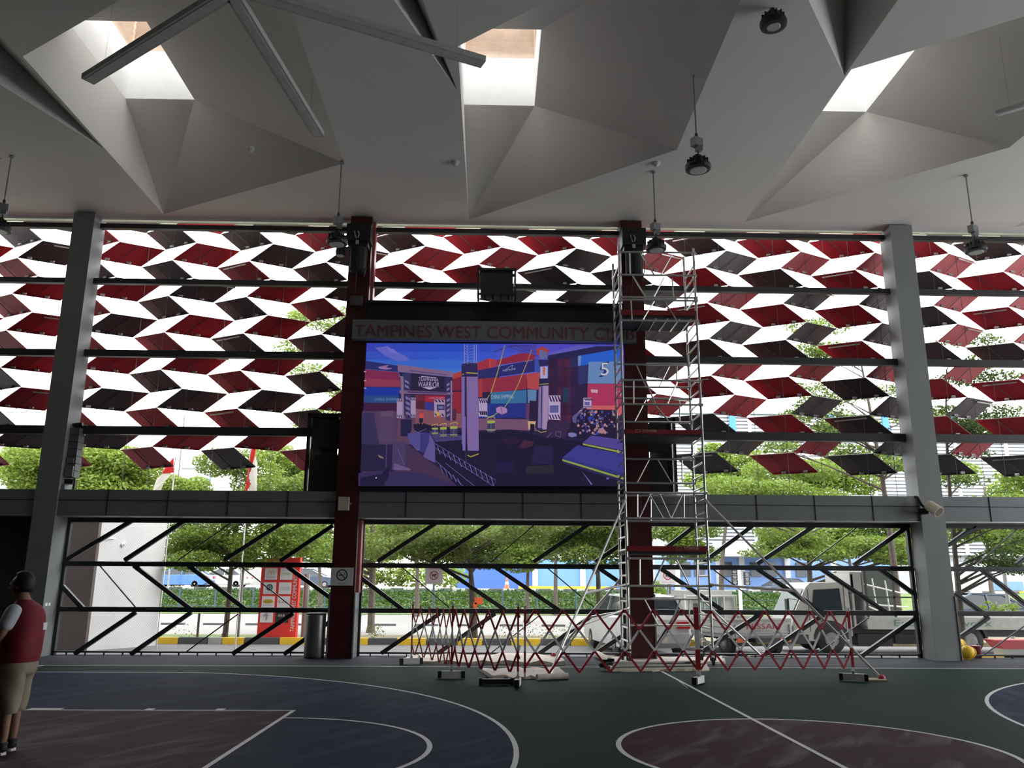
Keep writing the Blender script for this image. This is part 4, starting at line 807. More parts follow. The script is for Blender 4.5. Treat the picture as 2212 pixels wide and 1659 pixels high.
# ================================================================ PERSON
def skin(name,pts,edges,rad,m,parent,root=0,sub=2,flat=1):
    me=bpy.data.meshes.new(name); org=ORG.get(parent.name,Vector((0,0,0))) if parent else Vector((0,0,0))
    me.from_pydata([tuple(Vector(p)-org) for p in pts],edges,[]); o=bpy.data.objects.new(name,me); C.objects.link(o)
    if parent: o.parent=parent; ORG[o.name]=org
    me.materials.append(m); md=o.modifiers.new('Skin','SKIN'); md.use_smooth_shade=True
    for i,v in enumerate(me.skin_vertices[0].data): r=rad[i]; v.radius=r if isinstance(r,tuple) else (r,r); v.use_root=(i==root)
    s=o.modifiers.new('Subsurf','SUBSURF'); s.levels=sub; s.render_levels=sub
    return o
M_skin=mat('skin',(.30,.17,.11),.55,var=.06); M_hair=mat('hair',(.008,.007,.007),.6); M_vest=mat('vest_red',(.20,.008,.02),.75,var=.15,scale=14)
M_tee=mat('tee_white',(.55,.58,.62),.8,var=.05); M_khaki=mat('khaki_cloth',(.30,.25,.18),.85,var=.15,scale=12)
pp=gz(10,1626); PX,PY=pp.x,pp.y
t=thing('person','person in red vest and khaki knee shorts, back turned, looking up','person',(PX,PY,0))
HS=at(60,1237,pp.y).z/1.705
def Q(dx,dy,z): return Vector((PX+dx,PY+dy,z))   # dx right in picture, dy away
# torso faces up-left (-x); back is +x
body=[Q(.02,0,.86),Q(.04,0,1.02),Q(.03,0,1.2),Q(.02,0,1.32),Q(.01,0,1.40),Q(-.03,0,1.47),Q(-.055,0,1.53),  #0-6 spine, neck, skull base
 Q(0,-.10,.80),Q(.02,-.11,.47),Q(.03,-.11,.12),Q(-.02,-.11,.06),Q(-.12,-.11,.035),   #7-11 near leg
 Q(0,.10,.80),Q(-.01,.11,.47),Q(.0,.11,.12),Q(-.05,.11,.06),Q(-.15,.11,.035),   #12-16
 Q(0,-.19,1.34),Q(-.05,-.25,1.12),Q(-.20,-.16,.98),Q(-.27,-.10,.97),   #17-20 near arm
 Q(0,.19,1.34),Q(-.05,.25,1.12),Q(-.20,.16,.98),Q(-.27,.10,.97)]
E_=[(0,1),(1,2),(2,3),(3,4),(4,5),(5,6),(0,7),(7,8),(8,9),(9,10),(10,11),(0,12),(12,13),(13,14),(14,15),(15,16),(3,17),(17,18),(18,19),(19,20),(3,21),(21,22),(22,23),(23,24)]
R_=[(.15,.13),(.145,.12),(.15,.12),(.13,.10),(.07,.07),(.055,.055),(.06,.06),.085,.058,.04,.045,.035,.085,.058,.04,.045,.035,.047,.043,.032,.03,.047,.043,.032,.03]
bo=skin('body',body,E_,R_,M_skin,t,0,2)
# head: shaped ellipsoid with face features, tilted back, facing left
hd=MB(); hc=Q(-.065,0,1.58); Rh=Matrix.Rotation(math.radians(20),3,'Y')  # nose up
def hp(x,y,z): return hc+Rh@Vector((x,y,z))
n,k=20,14; vs=[]
for j in range(k+1):
    a=PI*j/k
    for i in range(n):
        b_=2*PI*i/n; x,y,z=math.sin(a)*math.cos(b_),math.sin(a)*math.sin(b_),math.cos(a)
        X=.098*x;Y=.075*y;Z=.115*z
        if z<0: Y*=1+.28*z; X*=1+(.18*z if x>0 else .05*z)
        if x<-.75 and -.35<z<.15: X-=.012*(1-abs(y)*2.5 if abs(y)<.4 else 0)
        vs.append(hp(X,Y,Z))
hd.add(vs,[(j*n+i,(j+1)*n+i,(j+1)*n+(i+1)%n,j*n+(i+1)%n) for j in range(k) for i in range(n)])
hd.add([hp(-.095,-.008,.02),hp(-.095,.008,.02),hp(-.122,0,-.025),hp(-.098,-.018,-.032),hp(-.098,.018,-.032)],[(0,2,3),(0,1,2),(1,4,2),(3,2,4)])
for s in(-1,1): hd.ball(hp(.012,s*.077,-.005),(.02,.012,.032),n=10); 
hd.ball(hp(-.092,0,-.062),(.012,.024,.006)); hd.ball(hp(-.094,0,-.072),(.011,.02,.006))
hdo=hd.build('head',M_skin,t,True)
e=MB()
for s in(-1,1): e.ball(hp(-.087,s*.03,.012),(.008,.014,.008)); e.ball(hp(-.092,s*.032,.034),(.006,.02,.004))
e.build('eyes',M_hair,hdo,True)
h=MB(); vs=[]
for j in range(k+1):
    a=PI*j/k
    for i in range(n):
        b_=2*PI*i/n; x,y,z=math.sin(a)*math.cos(b_),math.sin(a)*math.sin(b_),math.cos(a)
        inn=(x<-.35 and z<.55) or z<-.42 or (abs(y)>.8 and z<-.1 and x<.2)
        s_=.93 if inn else 1.22+random.uniform(-.015,.02)
        vs.append(hp(.10*x*s_+.006,.077*y*s_,.117*z*s_+.006))
h.add(vs,[(j*n+i,(j+1)*n+i,(j+1)*n+(i+1)%n,j*n+(i+1)%n) for j in range(k) for i in range(n)]); h.build('hair',M_hair,t,True)
for s,ch in((-1,20),(1,24)):
    w_=body[ch]; hb_=MB()
    hb_.ball(w_+Vector((-.03,-s*-.0,0)),(.05,.022,.04))
    o=hb_.build('palm',M_skin,bo,True)
    for f in range(4):
        z=w_.z+.025-f*.018; L=[.07,.08,.075,.06][f]; x0=w_.x-.065
        skin('finger',[(x0,w_.y,z),(x0-L*.45,w_.y-s*.01,z-.005),(x0-L*.7,w_.y-s*.035,z-.012),(x0-L*.55,w_.y-s*.055,z-.018)],[(0,1),(1,2),(2,3)],[.010,.009,.0085,.008],M_skin,bo,0,1)
    skin('thumb',[(w_.x-.02,w_.y,w_.z+.03),(w_.x-.05,w_.y-s*.03,w_.z+.055),(w_.x-.08,w_.y-s*.04,w_.z+.06)],[(0,1),(1,2)],[.012,.0105,.009],M_skin,bo,0,1)
def loft(name,rings,m,parent,n=24,noise=.006,cap=(0,0)):
    b=MB(); vs=[]; rr=random.Random(3); ph=rr.random()*6
    for q,(c,rx,ry) in enumerate(rings):
        for i in range(n):
            a=2*PI*i/n; k_=1+noise/.1*math.sin(a*3+q*1.7+ph)*.5; cc,ss=math.cos(a),math.sin(a)
            vs.append(Vector(c)+Vector((rx*math.copysign(abs(cc)**.85,cc)*k_,ry*math.copysign(abs(ss)**.85,ss)*k_,0)))
    N=len(rings); b.add(vs,[(j*n+i,j*n+(i+1)%n,(j+1)*n+(i+1)%n,(j+1)*n+i) for j in range(N-1) for i in range(n)])
    if cap[0]: b.f.append(list(reversed(range(n)))); b.m.append(0); b.c.append(None)
    if cap[1]: b.f.append(list(range((N-1)*n,N*n))); b.m.append(0); b.c.append(None)
    o=b.build(name,m,parent,True); s=o.modifiers.new('Subsurf','SUBSURF'); s.levels=1; s.render_levels=1; return o
ve=loft('vest',[(Q(.01,0,.845),.165,.20),(Q(.015,0,.90),.178,.212),(Q(.02,0,1.0),.175,.208),(Q(.025,0,1.12),.172,.205),(Q(.03,0,1.22),.168,.205),(Q(.03,0,1.31),.155,.20),(Q(.02,0,1.375),.125,.165),(Q(.0,0,1.415),.085,.10),(Q(-.01,0,1.44),.065,.07)],M_vest,t,noise=.003)
lg=MB(); p=Q(.193,.05,1.18); lg.box(p,(.012,.07,.07),0,-.22); lg.build('logo',M_white,ve)
for s in(-1,1): skin('sleeve',[Q(.01,s*.13,1.36),Q(0,s*.185,1.335),Q(-.02,s*.215,1.25),Q(-.045,s*.245,1.14)],[(0,1),(1,2),(2,3)],[.07,.086,.078,.068],M_tee,t,0,2)
sh=loft('shorts',[(Q(.005,0,.70),.145,.195),(Q(.01,0,.76),.165,.205),(Q(.01,0,.82),.168,.20),(Q(.01,0,.88),.160,.19)],M_khaki,t,cap=(1,1))
for s in(-1,1):
    dx=.02 if s<0 else -.02
    loft('shorts_leg',[(Q(dx+.01,s*.108,.375),.080,.078),(Q(dx+.01,s*.108,.39),.093,.088),(Q(dx+.015,s*.108,.46),.100,.095),(Q(dx+.008,s*.106,.56),.108,.098),(Q(dx,s*.10,.68),.125,.105),(Q(.01,s*.095,.76),.14,.11)],M_khaki,sh,noise=.010)
    fx=(.03 if s<0 else 0)
    b=MB(); c=Q(fx-.07,s*.11,0); b.add([c+Vector((x,y,z)) for x,y,z in[(-.15,-.03,0),(-.16,0,0),(-.15,.03,0),(0,.05,0),(.09,.042,0),(.115,0,0),(.09,-.042,0),(0,-.05,0)]],[]); P=b.v[:]; b.v=[]; b.prism(P,(0,0,.028)); 
    so_=b.build('sole',M_white,t)
    b=MB(); b.add([],[]); b.bar(c+Vector((-.14,0,.045)),c+Vector((.10,0,.05)),.075,.05,0,(0,0,1)); b.ball(c+Vector((.05,0,.07)),(.066,.05,.07),n=14); b.ball(c+Vector((-.07,0,.055)),(.10,.052,.05),n=14); b.ball(c+Vector((0,0,.06)),(.075,.05,.055),n=14); b.build('shoe',mat('sneaker_black',(.01,.01,.012),.6),t,True)
    b=MB(); b.lathe(c+Vector((.07,0,.09)),[(.043,0),(.043,.025)],14); b.build('sock',mat('sock_dark',(.05,.05,.055),.9),t,True)
t_p=[o for o in C.objects if o.name=='person'][0]; t_p.scale=(HS,HS,HS)
# ================================================================ OUTSIDE
GZ=-.22
M_asph=mat('asphalt',(.13,.128,.13),.9,var=.12,scale=20); M_pale=mat('pale_concrete',(.20,.193,.18),.85,var=.06,scale=3); M_tan=mat('dry_verge',(.20,.175,.105),.95,var=.2,scale=4)
M_grass=mat('grass',(.10,.15,.035),.95,var=.25,scale=3); M_kb=mat('kerb_black',(.09,.09,.10),.8); M_kw=mat('kerb_white',(.42,.42,.41),.8)
g=MB(); g.bb(-120,140,18.55,27.2,GZ-.3,GZ,0); g.bb(-120,140,27.2,46,GZ-.3,GZ+.02,1); g.bb(-120,140,46,52,GZ-.3,GZ+.06,2)
g.bb(-120,140,60,300,GZ-.3,.98,1); g.add([(-120,51.5,GZ+.06),(140,51.5,GZ+.06),(140,57.5,.9),(-120,57.5,.9),(-120,60,.98),(140,60,.98)],[(0,1,2,3),(3,2,5,4)],2)
for x in(4,16): g.bb(x,x+4,22.6,22.68,GZ,GZ+.004,3)
tag(g.build('ground_outside',[M_asph,M_pale,M_grass,M_kw]),None,kind='structure')
g=MB(); g.bb(-40,30,24.75,27.2,GZ,GZ+.12,0); g.bb(-10.2,-6,25.0,26.8,GZ+.12,GZ+.13,1); tag(g.build('verge_outside',[M_tan,M_grass]),None,kind='structure')
def kerb(name,Y,z,h,segs,lab,d=.18):
    for i,(x0,x1,c) in enumerate(segs):
        a,b_=at(x0,1390,Y).x,at(x1,1390,Y).x; q=MB(); q.bb(a+.01,b_-.01,Y,Y+d,z,z+h)
        o=q.build('kerb_block',{'y':M_yellow,'b':M_kb,'w':M_kw}[c],loc=((a+b_)/2,Y,z)); tag(o,lab[c],'kerb',name)
ks=[(335,384,'y'),(384,448,'b'),(448,479,'w'),(479,527,'y'),(527,603,'b'),(603,669,'y'),(669,735,'b'),(735,795,'y'),(795,857,'b'),(857,921,'y'),(921,988,'b'),(988,1042,'y'),(1042,1104,'b'),(1104,1168,'y'),(1168,1233,'b'),(1233,1290,'y'),(1455,1480,'b'),(1480,1500,'y')]
kerb('yellow and black kerb blocks',24.6,GZ,.18,ks,{'y':'yellow painted kerb block beside the road outside the fence','b':'dark painted kerb block beside the road outside the fence','w':'bare pale kerb block under the dry verge'})
ks=[]; x=250
while x<1500: ks.append((x,x+52,'b')); x+=92
kerb('dark kerb strips on the pale road',34.5,GZ,.10,ks,{'b':'flat dark kerb strip lying on the pale road between lanes'})
ks=[]; x=300; i=0
while x<2200: ks.append((x,x+27,'bw'[i%2])); x+=27; i+=1
kerb('black and white kerb on the bank',57.8,.8,.3,ks,{'b':'black block of the striped kerb on top of the hedge bank','w':'white block of the striped kerb on top of the hedge bank'})
# ---- foliage
def leafmat(n,c): return mat(n,c,.6,var=.35,scale=3,trans=.35)
LM=[leafmat('leaf_bright',(.165,.24,.036)),leafmat('leaf_mid',(.10,.17,.028)),leafmat('leaf_deep',(.042,.085,.02)),leafmat('leaf_olive',(.12,.145,.04))]
def leaves(b,c,r,n,s,rnd,hollow=.35,nm=2):
    for _ in range(n):
        while True:
            p=Vector((rnd.uniform(-1,1),rnd.uniform(-1,1),rnd.uniform(-1,1)))
            if hollow<p.length<1: break
        p=Vector((c[0]+p.x*r[0],c[1]+p.y*r[1],c[2]+p.z*r[2])); u=Vector((rnd.gauss(0,1),rnd.gauss(0,1),rnd.gauss(0,.5))).normalized(); v=u.cross(Vector((rnd.gauss(0,1),rnd.gauss(0,1),rnd.gauss(0,1)))).normalized()
        u*=s*rnd.uniform(.7,1.3); v*=s*.5; b.add([p-u*.5,p+v*.5,p+u*.5,p-v*.5],[(0,1,2,3)],rnd.randrange(nm))
def tree(label,x,yb,Y,clumps,dens,s,mats,rt=.12,seed=0,group='roadside trees',z0_=None,lean=0,dY=1.2):
    rnd=random.Random(seed+11); base=at(x,yb,Y); base.z=GZ if z0_ is None else z0_
    t=thing('tree',label,'tree',base,group); tr=MB(); cb=MB(); k=Y/1787
    C3=[]
    for cx,cy,rx,ry in clumps:
        c=at(cx,cy,Y+rnd.uniform(-dY,dY)); C3.append((c,rx*k*1.05,ry*k*1.05))
    zt=max(q[0].z for q in C3); xm=sum(q[0].x for q in C3)/len(C3); top=Vector((base.x*.6+xm*.4,Y,base.z+(zt-base.z)*.9)); zl=min(q[0].z for q in C3)
    def on_t(z): u=max(.12,min(1,(z-base.z)/(top.z-base.z))); return base+Vector(((top.x-base.x)*u*u,(math.sin(u*5+seed)*.08),(top.z-base.z)*u)),u
    pr=base
    for i in range(1,9): q,u=on_t(base.z+(top.z-base.z)*i/8); tr.tube(pr,q,rt*(1.05-.85*(i-1)/8),8,rt*(1.05-.85*i/8)); pr=q
    tr.tube(base,base+Vector((0,0,.25)),rt*1.4,9,rt)
    for c,rx,rz in C3:
        st,u=on_t(c.z-.25*(c-Vector((base.x,Y,c.z))).length-.2); r0=rt*(1-.8*u)*.55
        mid=st.lerp(c,.55)+Vector((rnd.uniform(-.15,.15),0,.08)); tr.tube(st,mid,r0,6,r0*.6); tr.tube(mid,c,r0*.6,5,r0*.25)
        for _ in range(3): tr.tube(mid.lerp(c,rnd.uniform(.2,.9)),c+Vector((rnd.uniform(-rx,rx)*.8,rnd.uniform(-.4,.4)*dY,rnd.uniform(-rz,rz)*.7)),r0*.3,4,r0*.12)
        leaves(cb,c,(rx,max(rx*.8,.5)*min(1,dY),rz),min(7000,int(dens*rx*rz*34)),s*1.05,rnd,.1)
    tr.build('trunk',M_trunk,t); cb.build('crown',mats,t)
    return t
B_,M_,D_,O_=LM
def cl(x0,x1,y0,y1,n,seed,rx,ry):
    r=random.Random(seed); return [(r.uniform(x0+rx*.6,x1-rx*.6),r.uniform(y0+ry*.6,y1-ry*.6),rx*r.uniform(.7,1.2),ry*r.uniform(.7,1.2)) for _ in range(n)]
tree('bushy roadside tree with a thin trunk left of the red totem',485,1378,25.4,cl(355,560,1105,1235,12,1,48,30)+cl(430,720,975,1120,11,2,60,36)+[(560,1180,60,40),(640,1170,55,30)],115,.11,[B_,M_],.085,1)
tree('tall bright tree behind the flags at the far left',150,1400,36,cl(-60,350,965,1085,16,3,60,34),70,.18,[B_,B_],.16,2)
tree('airy tree reaching up behind the red column left of the screen',800,1385,30,cl(600,790,650,900,9,4,40,17)+cl(640,900,870,1010,8,5,50,24)+cl(600,900,1090,1240,8,6,60,26),55,.13,[B_,M_],.13,3)
tree('spreading tree with a forked grey trunk under the screen',1022,1388,25.5,cl(785,1200,1115,1225,20,7,62,24),120,.10,[M_,O_],.14,4)
tree('thin tree behind the forked tree below the screen',1138,1340,38,cl(1040,1330,1110,1230,10,8,58,22),60,.16,[M_,B_],.12,5)
tree('tree with layered boughs left of the scaffold foot',1297,1385,25.9,cl(1170,1440,1110,1235,15,9,55,20),110,.11,[B_,D_],.12,6)
tree('round tree seen through the scaffold tower',1445,1350,32,cl(1400,1545,1120,1215,9,10,36,24),80,.13,[B_,M_],.11,7)
tree('layered tree behind the white lorry',1755,1330,33,cl(1600,1990,1140,1215,14,11,70,14)+cl(1520,1900,1000,1130,12,12,70,20),75,.14,[B_,M_],.14,8)
tree('tall layered tree beside the right grey column',1948,1395,26,cl(1720,2040,800,1060,17,13,62,15)+cl(1700,1960,670,800,6,14,52,14)+cl(1640,1800,880,1000,4,21,45,12),80,.11,[B_,D_],.12,9)
tree('slim roadside tree right of the right grey column',2079,1402,19.9,cl(2010,2260,1090,1235,14,15,62,13)+cl(2000,2230,800,1075,16,16,58,14)+cl(2030,2220,700,800,5,17,42,12),95,.085,[M_,D_],.08,10,dY=.45)
tree('bright tree at the right edge behind the panels',2300,1400,30,cl(2130,2420,950,1230,12,18,66,24),60,.14,[B_,M_],.14,12)
tree('distant bright tree low behind the right bay',1560,1330,45,cl(1480,1700,960,1075,9,19,50,26)+cl(1700,1900,980,1075,6,20,50,26),45,.2,[B_,B_],.16,13,dY=.5)
tree('distant tree filling the gap right of the middle flag',620,1300,50,cl(560,760,960,1080,8,23,50,30)+cl(330,480,1010,1080,4,24,40,24),45,.22,[B_,B_],.2,14)
tree('distant tree closing the gap left of the forked tree',900,1330,44,cl(770,1010,1110,1215,13,41,60,26),45,.2,[M_,O_],.15,15,dY=.6)
tree('distant tree closing the gap behind the lone blue wall',1200,1330,46,cl(1030,1370,1105,1205,15,42,60,26),45,.2,[M_,B_],.15,16,dY=.6)
tree('distant tree behind the cab truck',1850,1330,44,cl(1640,2010,1110,1200,14,43,62,24),42,.2,[M_,B_],.15,17,dY=.6)
tree('distant tree beyond the bin and the red totem',690,1330,46,cl(560,790,1105,1200,10,44,60,24),42,.2,[M_,B_],.14,18,dY=.6)
tree('distant tree right of the slim roadside tree',2150,1330,46,cl(2020,2260,1000,1200,12,45,62,30),30,.22,[M_,B_],.14,19,dY=.6)
def bush(label,x0,x1,y0,y1,Y,n,s,mats,seed,name='bush',cat='bush',zb=None):
    r=random.Random(seed); b=MB(); a=at(x0,y0,Y); c=at(x1,y1,Y); W_=c.x-a.x; Hh=a.z-c.z; m_=max(1,int(W_/Hh/1.0))
    for i in range(m_): leaves(b,(a.x+W_*(i+.5)/m_,Y,(a.z+c.z)/2),(W_/m_*.62,min(1.2,Hh*.6),Hh*.55),n//m_,s,r,.3)
    o=b.build(name,mats,loc=((a.x+c.x)/2,Y,c.z)); tag(o,label,cat,'clipped bushes outside'); return o
rnd=random.Random(3)
b=MB()
for i in range(26000):
    x=rnd.uniform(-26,24); u=rnd.random(); y=51.6+u*6; z=GZ+.06+u*1.1+rnd.uniform(0,.08); s=.22*rnd.uniform(.7,1.3)
    d=Vector((rnd.gauss(0,1),rnd.gauss(0,1),rnd.gauss(0,1))).normalized(); e=d.cross(Vector((0,.3,1))).normalized(); p=Vector((x,y,z)); b.add([p-d*s*.5,p+e*s*.3,p+d*s*.5,p-e*s*.3],[(0,1,2,3)],rnd.randrange(2))
tag(b.build('hedge',[D_,D_],loc=(0,54,GZ)),'long dense green hedge covering the bank behind the pale road','hedge',kind='stuff')
bush('bright yellow green bush on the upper road left of the blue wall',860,1000,1218,1268,62,900,.35,[B_,B_],31)
bush('brownish bush behind the white notice post',770,880,1222,1266,62,800,.35,[O_,B_],32)
bush('dark green bush behind the blue car',350,470,1222,1266,72,500,.4,[D_,M_],33)
bush('low green bush behind the scaffold foot',1405,1445,1255,1312,40,500,.2,[B_,M_],34)
bush('small leafy plant in the verge right of the bin',795,830,1348,1382,25.5,120,.07,[B_,M_],35)
bush('thin shrub in the verge left of the first kerb block',365,420,1345,1388,25.4,70,.06,[O_,B_],36)
bush('spiky green plant behind the white car at the right',2120,2200,1300,1330,22.5,200,.12,[B_,M_],37)
bush('low scrub along the verge in the middle',1080,1260,1345,1385,25.8,260,.07,[O_,M_],38)
# ---- poles, lamps
def pole(name,label,x,y0,y1,Y,r,m,cat='pole',group=None,z=None):
    p=at(x,y1,Y); zt=at(x,y0,Y).z; b=MB(); zb=GZ if z is None else z; b.tube((p.x,Y,zb),(p.x,Y,zt),r,8); b.tube((p.x,Y,zb),(p.x,Y,zb+.12),r*1.7,8); o=b.build(name,m,loc=(p.x,Y,zb)); tag(o,label,cat,group); return o
pole('lamp_post','tall thin grey lamp post left of the red totem',513,1080,1385,25.6,.045,M_grey,'lamp post')
pole('sign_post','thick grey post right of the red totem',655,1240,1385,25.5,.09,M_grey,'post')
pole('sign_post','short thin post left of the small trunk',425,1325,1388,25.2,.035,M_trunk,'post')
pole('lamp_post','grey post behind the lower right tree trunk',2190,1240,1395,26,.06,M_grey,'lamp post')
M_bpole=mat('pole_blue',(.04,.09,.17),.5)
for i,x in enumerate((325,385,463,545,700,1085,1160,1245,1530)): pole('fence_post',['blue fence post in front of the hedge, %s from the left'%ORD[i]][0],x,1272,1318,50,.045,M_bpole,'fence post','blue fence posts by the hedge')
b=MB(); 
for z in(.1,.55,1.0):
    b.bb(-26,24,49.98,50.02,z-.008,z+.008)
tag(b.build('wire_fence',M_bpole,loc=(0,50,0)),'low wire fence running in front of the hedge','fence')
# street lamp arm
t=thing('street_lamp','street lamp with curved arm above the red totem','lamp',(at(585,1200,30).x,30,GZ)); b=MB(); x=at(590,1200,30).x; P=[Vector((x,30,GZ)),Vector((x,30,at(590,1130,30).z)),at(612,1142,30),at(630,1152,30)]
b.path(P,.045); b.build('arm',M_grey,t); b=MB(); b.box(at(640,1156,30),(.4,.15,.08),0,Matrix.Rotation(.2,3,'Y')); b.build('lamp_head',M_black,t)
# ---- notice signs
def notice(label,x0,y0,x1,y1,Y,hdr):
    a=at(x0,y0,Y); c=at(x1,y1,Y); cx=(a.x+c.x)/2; t=thing('notice_sign',label,'sign',(cx,Y,GZ),'dog prohibition notices')
    b=MB(); b.bb(a.x,c.x,Y-.01,Y+.01,c.z,a.z,0,S((225,222,225))); Hh=a.z-c.z; y=Y-.014; R_=(.45,.03,.05); cz=(a.z+c.z)/2+.0*Hh
    cring(b,(cx,cz),.105,.128,y,R_); quadline(b,(cx-.08,cz+.08),(cx+.08,cz-.08),.02,y-.001,R_); K=(.03,.03,.03)
    b.bb(cx-.06,cx+.03,y,y+.001,cz-.02,cz+.025,0,K); b.bb(cx+.02,cx+.07,y,y+.001,cz+.0,cz+.045,0,K); b.bb(cx-.055,cx-.04,y,y+.001,cz-.06,cz,0,K); b.bb(cx+.0,cx+.015,y,y+.001,cz-.06,cz,0,K)
    b.text(hdr,Vector((cx,y,a.z-.07)),(1,0,0),(0,0,1),.04,.36,0,R_,True); b.text('dogs are not allowed',Vector((cx,y,c.z+.045)),(1,0,0),(0,0,1),.025,.36,0,R_,True)
    b.build('board',M_col,t); b=MB(); b.tube((cx,Y+.03,GZ),(cx,Y+.03,a.z-.05),.03,8); b.build('post',mat('pole_bluegrey',(.25,.33,.42),.4),t)
notice('white notice with a red prohibition ring in the middle bay',919,1224,956,1262,25.3,'WARNING')
notice('white notice with a red prohibition ring seen through the scaffold',1424,1224,1460,1262,25.3,'WARNING')
# ---- red totem
YT=24.95; A_=at(553,1393,YT); B2=at(637,1393,YT); zt=at(600,1204,YT).z; zb=at(600,1393,YT).z
t=thing('totem_sign','tall red totem sign with white logo tiles and vertical lettering','sign',((A_.x+B2.x)/2,YT,zb))
b=MB(); b.bb(A_.x,B2.x,YT,YT+.25,zb,zt,0,S((222,58,52))); b.bb(A_.x+.1,B2.x-.1,YT+.03,YT+.2,GZ,zb,0,(.1,.1,.1)); b.build('body',M_col,t)
Wd=B2.x-A_.x; Ht=zt-zb
def U(u,v,e=.006): return Vector((A_.x+Wd*u,YT-e,zb+Ht*v))
def tile(u0,v0,u1,v1,fn,bg=(.72,.72,.74)):
    b=MB(); p=U(u0,v0); q=U(u1,v1); b.bb(p.x,q.x,YT-.012,YT,p.z,q.z,0,bg); fn(b,(p.x+q.x)/2,(p.z+q.z)/2,YT-.016); b.build('logo_tile',M_col,t)
ux,uz=(1,0,0),(0,0,1)
def txt(b,s,x,y,z,h,w_,c): b.text(s,Vector((x,y,z)),ux,uz,h,w_,0,c,True)
def arch(b,x,z,y):
    for s in(-1,1):
        pr=None
        for i in range(13):
            a=PI*i/12; p=(x+s*.045+.042*math.cos(a),z-.05+.13*math.sin(a))
            if pr: quadline(b,pr,p,.016,y,(.75,.42,.12))
            pr=p
tile(.10,.74,.42,.875,lambda b,x,z,y:(arch(b,x,z+.02,y),txt(b,"McDonald's",x,y,z-.11,.035,.24,(.1,.1,.1))))
tile(.50,.74,.82,.875,lambda b,x,z,y:(txt(b,'SUB',x-.075,y,z-.02,.05,.12,(.75,.5,.1)),txt(b,'WAY',x+.06,y,z-.02,.05,.13,(.05,.25,.12))))
tile(.085,.575,.41,.71,lambda b,x,z,y:(cring(b,(x,z+.02),.05,.095,y,(.04,.10,.09)),b.bb(x-.03,x+.03,y,y+.001,z-.05,z+.05,0,(.06,.14,.12)),txt(b,'STARBUCKS',x,y,z-.125,.02,.22,(.1,.1,.1))))
tile(.485,.575,.81,.71,lambda b,x,z,y:(txt(b,'ANYTIME',x,y,z+.0,.035,.26,(.2,.2,.22)),txt(b,'FITNESS',x,y,z-.05,.03,.26,(.3,.3,.32))))
tile(.07,.415,.40,.55,lambda b,x,z,y:(b.poly([(x+.15*math.cos(a),y,z+.02+.06*math.sin(a)) for a in[-2*PI*i/24 for i in range(24)]],0,(.55,.38,.02)),txt(b,'CHILDREN',x,y-.002,z,.035,.2,(.05,.12,.05)),txt(b,'little learners',x,y,z-.10,.03,.26,(.15,.15,.2))))
tile(.47,.415,.80,.55,lambda b,x,z,y:(txt(b,'5',x-.12,y,z-.03,.08,.05,(.12,.05,.12)),txt(b,'senses',x+.04,y,z-.02,.04,.2,(.3,.08,.08))))
def tre(b,x,z,y):
    b.bb(x-.012,x+.012,y,y+.001,z-.10,z,0,(.12,.12,.12)); r=random.Random(2)
    for i in range(40): a=r.uniform(0,PI); q=r.uniform(.02,.10); b.box((x+q*math.cos(a)*1.1,y,z+.0+q*math.sin(a)),(.018,.001,.012),0,None,(.2,.2,.2))
tile(.055,.25,.385,.385,tre)
tile(.455,.25,.79,.385,lambda b,x,z,y:txt(b,'AXA',x-.02,y,z+.0,.07,.2,(.75,.75,.75)),(.02,.02,.022))
b=MB(); o=U(.955,.15); b.text('TAMPINES WEST COMMUNITY',o,(0,0,1),(-1,0,0),*[.115,Ht*.665],0,(.8,.8,.8)); b.text('CC',U(.28,.93),(1,0,0),(0,0,1),.07,.09,0,(.8,.75,.7)); b.build('lettering',M_col,t)
# ---- flags
def flag(label,px,pts,Y,cols):
    t=thing('flag',label,'flag',(at(px,1060,Y).x,Y,GZ),'red and white flags'); x=at(px,1060,Y).x; b=MB(); b.tube((x,Y,GZ),(x,Y,at(px,pts[0][1],Y).z),.02,6); b.build('pole',M_alu,t)
    b=MB()
    for c,pp_ in cols: 
        n=len(pp_); q=[at(u,v,Y-.04+.03*(i%2)) for i,(u,v) in enumerate(pp_)]; b.prism(q,(0,.008,0),c)
    b.build('cloth',[mat('flag_red',(.65,.05,.06),.7,trans=.3),mat('flag_white',(.75,.74,.78),.7,trans=.3)],t)
flag('red and white flag with its tip left of the tall pole',372,[(375,988)],22.5,[(0,[(375,988),(375,1021),(350,1023),(357,1008)]),(1,[(350,1023),(372,1023),(355,1040),(346,1062),(329,1062),(338,1035)])])
flag('red and white feather flag in the middle of the left bay',535,[(549,966)],22.5,[(0,[(544,966),(553,966),(550,985),(537,1030),(541,1045),(533,1062),(529,1060),(536,1010)]),(1,[(551,985),(556,1000),(554,1062),(536,1062),(542,1045),(538,1030),(545,1005)])])
pole('lamp_post','thin tall pole beside the left flag',383,900,1062,60,.06,M_grey,'pole',None,.9)
